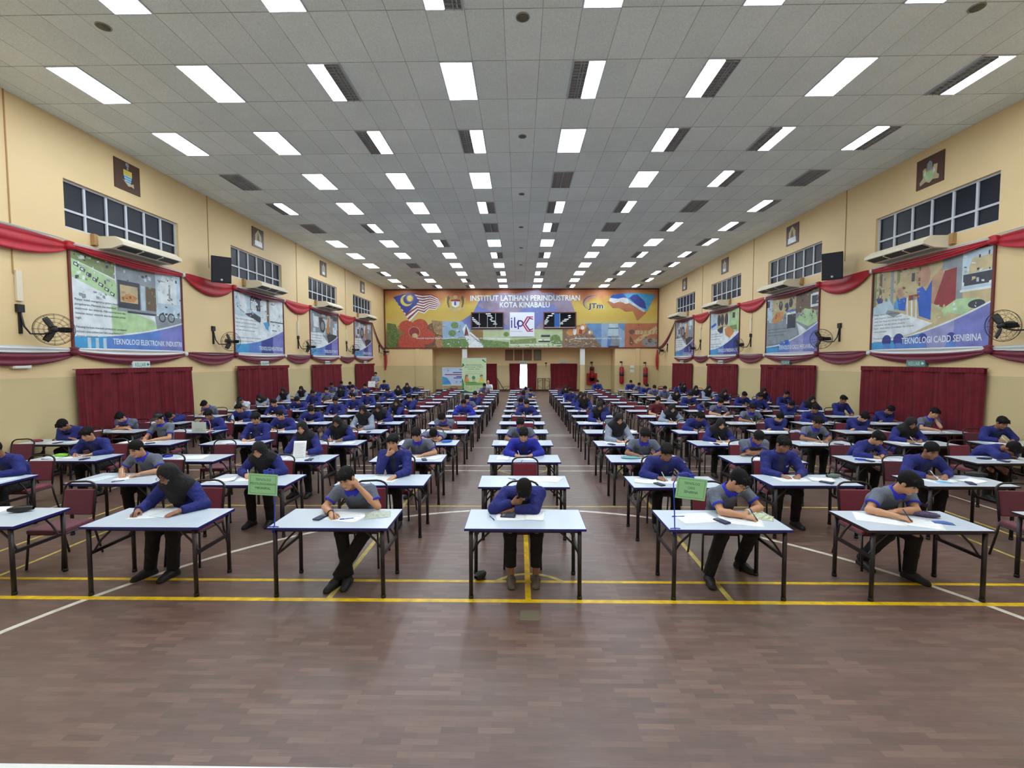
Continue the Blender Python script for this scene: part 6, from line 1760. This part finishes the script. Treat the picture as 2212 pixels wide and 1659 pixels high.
# ------------------------------------------------------------------ things on the tables
ZT = HT + .0004
M_paper = mat('white_exam_paper', (240, 244, 246), .8); M_paper2 = mat('pale_booklet', (214, 226, 236), .8); M_ink = mat('grey_print', (198, 204, 212), .8)
M_calc = mat('navy_calculator', (38, 44, 78), .45); M_keys = mat('calculator_keys', (86, 94, 120), .5); M_lcd = mat('calculator_display', (120, 134, 128), .25)
M_pen = mat('dark_pen', (40, 44, 88), .4); M_penw = mat('white_pen', (214, 218, 224), .4)
def paper_mesh(w_, h_, printed, curl=0.0, t_=.0012):
    b = MB(); P = []
    for i in range(7):
        u = -w_ / 2 + w_ * i / 6; P.append([(u, -h_ / 2 + h_ * j / 6, .0012 + curl * (abs(i - 3) / 3) ** 3 * (1 if i > 3 else .3)) for j in range(7)])
    b.grid(M_paper2 if printed == 2 else M_paper, P, True, t_)
    if printed and not curl:
        for i in range(9): b.box(M_ink, (-w_ * .05 * (i % 3), h_ * (.38 - .09 * i), .0017), (w_ * (.75 - .1 * (i % 3)), .006, .0006))
    return b.mesh('exam_paper')
PAP = [paper_mesh(.21, .297, 0), paper_mesh(.21, .297, 1), paper_mesh(.21, .297, 2, 0, .003), paper_mesh(.297, .21, 0, .012), paper_mesh(.42, .297, 1)]
def calc_proto():
    t = thing('calculator', '', 'calculator')
    b = MB(); b.box(M_calc, (0, 0, .009), (.08, .16, .016), bevel=.005); b.build('case', t)
    b = MB(); b.box(M_lcd, (0, .05, .0175), (.062, .026, .001)); b.build('display', t)
    b = MB()
    for i in range(5):
        for j in range(6): b.box(M_keys, (-.028 + .014 * i, .022 - .016 * j, .018), (.010, .010, .003))
    b.build('keypad', t); return t
CALC = None
def pen_mesh(m, L=.145):
    b = MB(); b.tube(m, [(0, 0, 0), (0, 0, .012)], .0012, 6, r2=.004); b.tube(m, [(0, 0, .012), (0, 0, L)], .0042, 7); b.box(m, (0, .006, L - .025), (.003, .003, .04)); return b.mesh('pen')
PENS = [pen_mesh(M_pen), pen_mesh(M_penw), pen_mesh(mat('blue_pen', (40, 70, 190), .4))]
def flat_pen(x, y, ang, k, lab):
    o = link('pen', PENS[k], None, (x, y, ZT + .0045)); o.rotation_euler = (PI / 2, 0, ang); tag(o, lab, 'pen', 'pens on the exam tables')
def put_paper(i, x, y, rz, lab, lift=0.0):
    tag(link('exam_paper', PAP[i], None, (x, y, ZT + lift), rz), lab, 'paper', 'papers on the exam tables')
def put_calc(x, y, rz, lab):
    global CALC
    if CALC is None:
        CALC = calc_proto(); CALC.location = (x, y, ZT); CALC.rotation_euler = (0, 0, rz); tag(CALC, lab, None, 'calculators on the exam tables')
    else: dup(CALC, (x, y, ZT), rz, lab, 'calculators on the exam tables')
def pouch(x, y, rz, L, W, H, m, lab, cat='pencil case', zip_=True, z=None):
    t = thing('pencil_case' if cat == 'pencil case' else cat.replace(' ', '_'), lab, cat, (x, y, ZT if z is None else z), rz)
    b = MB(); P = []
    for i in range(13):
        u = i / 12; e = (math.sin(PI * min(max(u, .04), .96))) ** .35; row = []
        for j in range(13):
            a = 2 * PI * j / 12; row.append((L * (u - .5), W / 2 * e * math.copysign(abs(math.cos(a)) ** .6, math.cos(a)), H / 2 + H / 2 * e * math.copysign(abs(math.sin(a)) ** .6, math.sin(a)) + .003 * math.sin(9 * u + 3 * a)))
        P.append(row)
    b.grid(m, P); b.build('pouch', t)
    if zip_:
        b = MB(); b.tube(M_dark, [(-L * .42, 0, H * .93), (0, .004, H + .002), (L * .42, 0, H * .93)], .003, 5); b.build('zip', t)
def crumple(x, y, rz, L, W, H, m, lab, seed, cat='plastic bag'):
    r = random.Random(seed); b = MB(); P = []
    for i in range(15):
        row = []
        for j in range(11):
            u, v = i / 14 - .5, j / 10 - .5; e = max(0, 1 - (2 * abs(u)) ** 3) * max(0, 1 - (2 * abs(v)) ** 3)
            row.append((L * u + r.uniform(-.006, .006), W * v + r.uniform(-.006, .006), .002 + H * e * (.5 + .5 * r.random())))
        P.append(row)
    b.grid(m, P, False, .001); o = b.build('plastic_bag' if cat == 'plastic bag' else cat.replace(' ', '_'), None, (x, y, ZT)); o.rotation_euler = (0, 0, rz); tag(o, lab, cat)
def face_mask(x, y, rz, m, lab):
    t = thing('face_mask', lab, 'face mask', (x, y, ZT + .002), rz)
    b = MB(); b.grid(m, [[(-.085 + .17 * i / 8, -.045 + .09 * j / 6, .02 * math.sin(PI * i / 8) * math.sin(PI * j / 6) + .002 * (j % 2)) for j in range(7)] for i in range(9)], True, .001); b.build('pleated_cover', t)
    for s in (-1, 1):
        b = MB(); b.tube(M_penw, [(s * .085, -.04, .002), (s * .13, -.03, .003), (s * .14, .02, .003), (s * .085, .04, .002)], .0015, 5); b.build('ear_loop', t)
def bottle(x, y, m, lab):
    t = thing('water_bottle', lab, 'bottle', (x, y, ZT)); b = MB(); b.lathe(m, [(.03, 0), (.034, .01), (.032, .06), (.034, .13), (.03, .16), (.013, .19), (.013, .20)], (0, 0, 0), 14); b.build('body', t)
    b = MB(); b.lathe(mat('bottle_cap', (60, 110, 200), .4), [(.015, .198), (.015, .218), (.005, .219)], (0, 0, 0), 12); b.build('cap', t)

# front row, laid out as photographed
put_paper(4, -.10, 4.86, .08, 'white exam sheets under the calculator on the centre front table'); put_paper(0, .11, 4.86, -.12, 'single white sheet right of the calculator on the centre front table', .0024)
put_calc(-.18, 4.82, 1.45, 'navy calculator lying on the white sheets, centre front table'); flat_pen(-.38, 4.84, .4, 0, 'dark pen left of the sheets on the centre front table')
put_paper(4, -4.06, 4.87, .15, 'white exam sheets under the writing hand of the front person in headscarf'); put_paper(2, -3.93, 4.90, -.25, 'pale grey printed booklet on the front table of the person in headscarf', .005)
put_paper(4, -1.93, 4.81, -.28, 'white exam sheets under the hand of the front person in grey, left of centre'); put_calc(-2.18, 4.75, -.25, 'navy calculator left of the sheets, front table left of centre')
flat_pen(-1.82, 4.75, -1.2, 2, 'blue pen at the edge of the sheets, front table left of centre')
M_clear = mat('clear_plastic_bag', (176, 184, 170), .3)
crumple(-1.60, 4.86, .3, .27, .22, .035, M_clear, 'flat clear plastic bag at the elbow, front table left of centre', 1)
put_paper(4, 1.83, 4.80, .18, 'white exam sheets left of the arm, front table right of centre'); put_paper(4, 2.26, 4.74, -.35, 'white exam sheets under the writing hand, front table right of centre')
put_calc(2.045, 4.69, .45, 'navy calculator below the forearm, front table right of centre'); flat_pen(1.72, 4.85, -1.45, 2, 'blue pen near the back edge, front table right of centre')
crumple(2.52, 4.83, -.5, .24, .17, .05, mat('pale_green_bag', (196, 206, 178), .4), 'crumpled pale plastic bag on the front table right of centre', 2)
put_paper(4, 3.74, 4.80, -.5, 'white exam sheet under the writing hand on the right front table'); put_paper(4, 4.04, 4.70, -.55, 'folded white exam paper below the cloth case on the right front table')
pouch(4.29, 4.88, -.45, .24, .11, .05, mat('plum_checked_cloth', (78, 64, 96), .8, noise=.4, nscale=40), 'dark plum cloth pencil case on the right front table')
face_mask(4.30, 4.68, -.4, mat('mask_dark_blue', (70, 100, 170), .7), 'blue face mask below the plum pencil case on the right front table')
pouch(-5.61, 4.91, .35, .22, .09, .07, mat('black_vinyl', (26, 28, 30), .4), 'black pencil case on the unoccupied left front table'); put_paper(0, -5.95, 4.95, .1, 'white paper beside the black pencil case, left front table')
# second and later rows: picked out in the photograph
put_paper(4, .28, 6.38, .1, 'white papers on the empty centre table, second row'); put_paper(0, .42, 6.36, -.4, 'loose white sheet right on the empty centre table, second row', .002); flat_pen(-.22, 6.42, .9, 0, 'dark pen on the empty centre table, second row')
face_mask(5.76, 6.27, -.4, mat('mask_sky_blue', (120, 184, 220), .7), 'sky blue face mask near the front edge, second row right'); pouch(6.52, 6.60, -.5, .24, .10, .07, mat('black_vinyl', (26, 28, 30), .4), 'open black pencil case at the right end of a second row table')
pouch(4.42, 6.50, .1, .20, .08, .06, mat('grey_green_canvas', (104, 116, 110), .8), 'grey green pencil case in second row, second column right')
pouch(1.86, 7.77, -.1, .34, .14, .035, mat('teal_cloth', (108, 168, 176), .8), 'flat teal pouch on third row table right of centre'); pouch(-1.55, 9.28, .5, .22, .09, .05, mat('bright_blue_nylon', (40, 110, 214), .6), 'bright blue pencil case on fourth row table left of centre')
pouch(-8.12, 7.83, .1, .22, .10, .055, mat('lime_plastic', (136, 208, 60), .6), 'lime green pencil case on a third row table at the left'); pouch(-10.12, 9.28, .1, .20, .09, .05, mat('dark_pink_case', (150, 44, 70), .7), 'dark pink pencil case on the fourth row table by the left wall')
pouch(-6.24, 7.80, .2, .2, .09, .05, mat('royal_blue_case', (50, 70, 190), .6), 'royal blue pencil case on the empty third row table, left'); pouch(-7.72, 15.36, .1, .22, .1, .07, mat('bright_blue_nylon', (40, 110, 214), .6), 'bright blue pencil case in eighth row, left side')
put_paper(4, -5.75, 7.78, .2, 'white papers on the empty third row table at the left')
pouch(5.66, 7.66, -.5, .16, .05, .03, mat('royal_blue_case', (50, 70, 190), .6), 'thin royal blue pencil case on third row table, right side'); pouch(7.80, 7.76, -.3, .2, .05, .03, mat('navy_cloth', (34, 36, 70), .8), 'navy roll of cloth before the sleeping person, third row right')
bottle(-7.98, 12.4, mat('clear_bottle', (190, 206, 222), .15), 'clear water bottle on sixth row table near the left wall'); bottle(1.72, 18.3, mat('clear_bottle', (190, 206, 222), .15), 'clear water bottle on tenth row table right of centre')
pouch(2.20, 13.75, .2, .14, .12, .07, mat('navy_cloth', (34, 36, 70), .8), 'navy pouch on seventh row table right of centre'); pouch(1.96, 16.9, 0, .22, .12, .06, mat('navy_cloth', (34, 36, 70), .8), 'navy pencil case on ninth row table right of centre')
pouch(-.49, 4.915, .9, .15, .09, .075, mat('charcoal_case', (46, 48, 50), .7), 'small charcoal pencil case dropped on the floor under the centre front table', zip_=True, z=.001)

done = {('C', 0), ('L2', 0), ('L1', 0), ('R1', 0), ('R2', 0)}
r5 = random.Random(11)
for (c, k), (px, outfit, pose) in SEATED.items():
    if (c, k) in done: continue
    tx, y = TABS[c, k]
    wh = where(c, k)
    yy = y + .30
    lim = lambda v, m_: max(tx - .61 + m_, min(tx + .61 - m_, v))
    put_paper(r5.choice((0, 4, 4) if k < 9 else (4,)), lim(px - .06 + r5.uniform(-.05, .05), .22), yy + .05, r5.uniform(-.3, .3), 'white exam paper under the hands, %s' % wh)
    if k < 11: put_paper(r5.choice((1, 2, 3)), lim(px + r5.choice((-.36, .34)), .14), yy - .02 + r5.uniform(-.05, .05), r5.uniform(-.5, .5), 'second exam paper beside the hands, %s' % wh, .003)
    if k < 9 and r5.random() < .6: put_calc(lim(px + r5.choice((-.22, .2, .3)), .1), y + .14, r5.uniform(-.8, .8), 'navy calculator near the front edge, %s' % wh)
    if k < 7 and r5.random() < .6: flat_pen(lim(px + r5.uniform(-.3, .3), .1), y + .12 + r5.uniform(0, .06), r5.uniform(-1.5, 1.5), r5.choice((0, 0, 2)), 'pen lying near the front edge, %s' % wh)

# pens held in writing hands
for (c, k), (sk, loc, rz, scl) in SEATPOS.items():
    if k > 6: continue
    W, d, n = sk['rW'], sk['rd'], sk['rn']
    tip = W + d * .118; tip[2] = .733
    mid = W + d * .075 - nrm(n) * .006 + V(0, 0, .012)
    ax = Vector(nrm(mid + V(.0, .012, .03) - tip)); M = Matrix.Rotation(rz, 3, 'Z')
    tw = M @ Vector((tip[0] * scl[0], tip[1], tip[2] * scl[2])) + Vector(loc); ax = M @ ax
    o = link('pen', PENS[1 if (k + len(c)) % 2 else 0], None, (tw.x, tw.y, max(tw.z, ZT + .003))); o.rotation_euler = ax.to_track_quat('Z', 'Y').to_euler()
    tag(o, 'pen held in the writing hand, %s' % where(c, k), 'pen', 'pens held by the students')

# course signs clipped to wire stands on the front corners
def sign_stand(bx, by, z1, cx, m, mr, lab, bz=HT):
    t = thing('sign_stand', lab, 'sign stand', (bx, by, 0))
    b = MB(); dx = cx - bx
    b.tube(m, [(0, 0, bz - .12), (0, 0, bz), (.0, .02, bz + .2), (-.01, .03, z1 - .08), (dx * .25, .03, z1 + .02), (dx * .7, .01, z1 + .035), (dx, -.012, z1 + .01)], .006, 8); b.build('pole', t)
    b = MB(); b.box(mr, (dx, -.012, z1 - .02), (.035, .022, .05), bevel=.004); b.box(mr, (dx, -.012, z1 + .015), (.05, .012, .02)); b.build('clip', t)
    b = MB(); b.tube(mr, [(-.05, -.012, bz + .006), (0, -.016, bz + .012), (.05, -.012, bz + .006)], .005, 6); b.tube(mr, [(.0, -.016, bz + .01), (-.012, -.02, bz - .05), (.012, -.02, bz - .06), (0, -.018, bz)], .004, 6); b.build('ribbon_tie', t)
def course_sign(x, y, z, w_, h_, tilt, lines, m, lab):
    fr = frame_on('back', x, y, z) @ Matrix.Rotation(tilt, 4, 'Z') @ Matrix.Translation((-w_ / 2, -h_ / 2, 0))
    t = Art(w_, h_, m, .0025)
    ink = mat('sign_ink', (52, 84, 66), .7)
    if len(lines) > 2:
        for q in ((.06, .08, .94, .09), (.06, .91, .94, .92), (.06, .08, .068, .92), (.932, .08, .94, .92)): t.rect(ink, *q)
    n = len(lines)
    for i, s_ in enumerate(lines):
        L = min(.86, .058 * len(s_)) * w_ if n > 2 else .5 * w_
        t.text(ink, s_, .5 - L / w_ / 2, .68 - .20 * i if n > 2 else .35 - .14 * i, .02, fit=L, fith=.024 if n > 2 else .014, bold=0)
    o = t.build('course_sign', None); o.matrix_world = fr; tag(o, lab, 'sign', 'course signs on wire stands')
M_mint = mat('mint_paper', (166, 232, 180), .75)
M_bw = mat('blue_wire', (44, 74, 190), .4); M_br = mat('blue_ribbon', (40, 70, 200), .5)
sign_stand(-2.535, 4.49, 1.285, -2.60, M_bw, M_br, 'blue wire stand tied to the front table left of centre'); course_sign(-2.625, 4.465, 1.168, .295, .215, -.06, ['TEKNOLOGI', 'PENYELENGGARAAN', 'MEKANIKAL'], M_mint, 'mint green sign TEKNOLOGI PENYELENGGARAAN MEKANIKAL over the front row')
sign_stand(1.49, 4.49, 1.255, 1.65, M_bw, M_br, 'blue wire stand tied to the front table right of centre'); course_sign(1.636, 4.465, 1.14, .295, .215, -.12, ['TEKNOLOGI', 'CADD', 'SENIBINA'], M_mint, 'mint green sign TEKNOLOGI CADD SENIBINA over the front row')
M_pw = mat('pink_wire', (214, 120, 140), .4)
sign_stand(-7.29, 10.47, 1.0, -7.45, M_pw, mat('red_clip', (190, 30, 50), .5), 'pink wire stand with a white sign in the fifth row at left'); course_sign(-7.53, 10.445, .86, .34, .26, -.02, ['TEKNOLOGI', 'ELEKTRONIK'], mat('sign_white', (212, 226, 222), .7), 'white paper sign on the pink wire stand, fifth row left')

o = link('exam_paper', PAP[1], None, (-3.86, 7.76, .875), 0.1); o.rotation_euler = (1.25, 0, .12); tag(o, 'white sheet held upright by the person with hand at temple, third row', 'paper', 'papers on the exam tables')
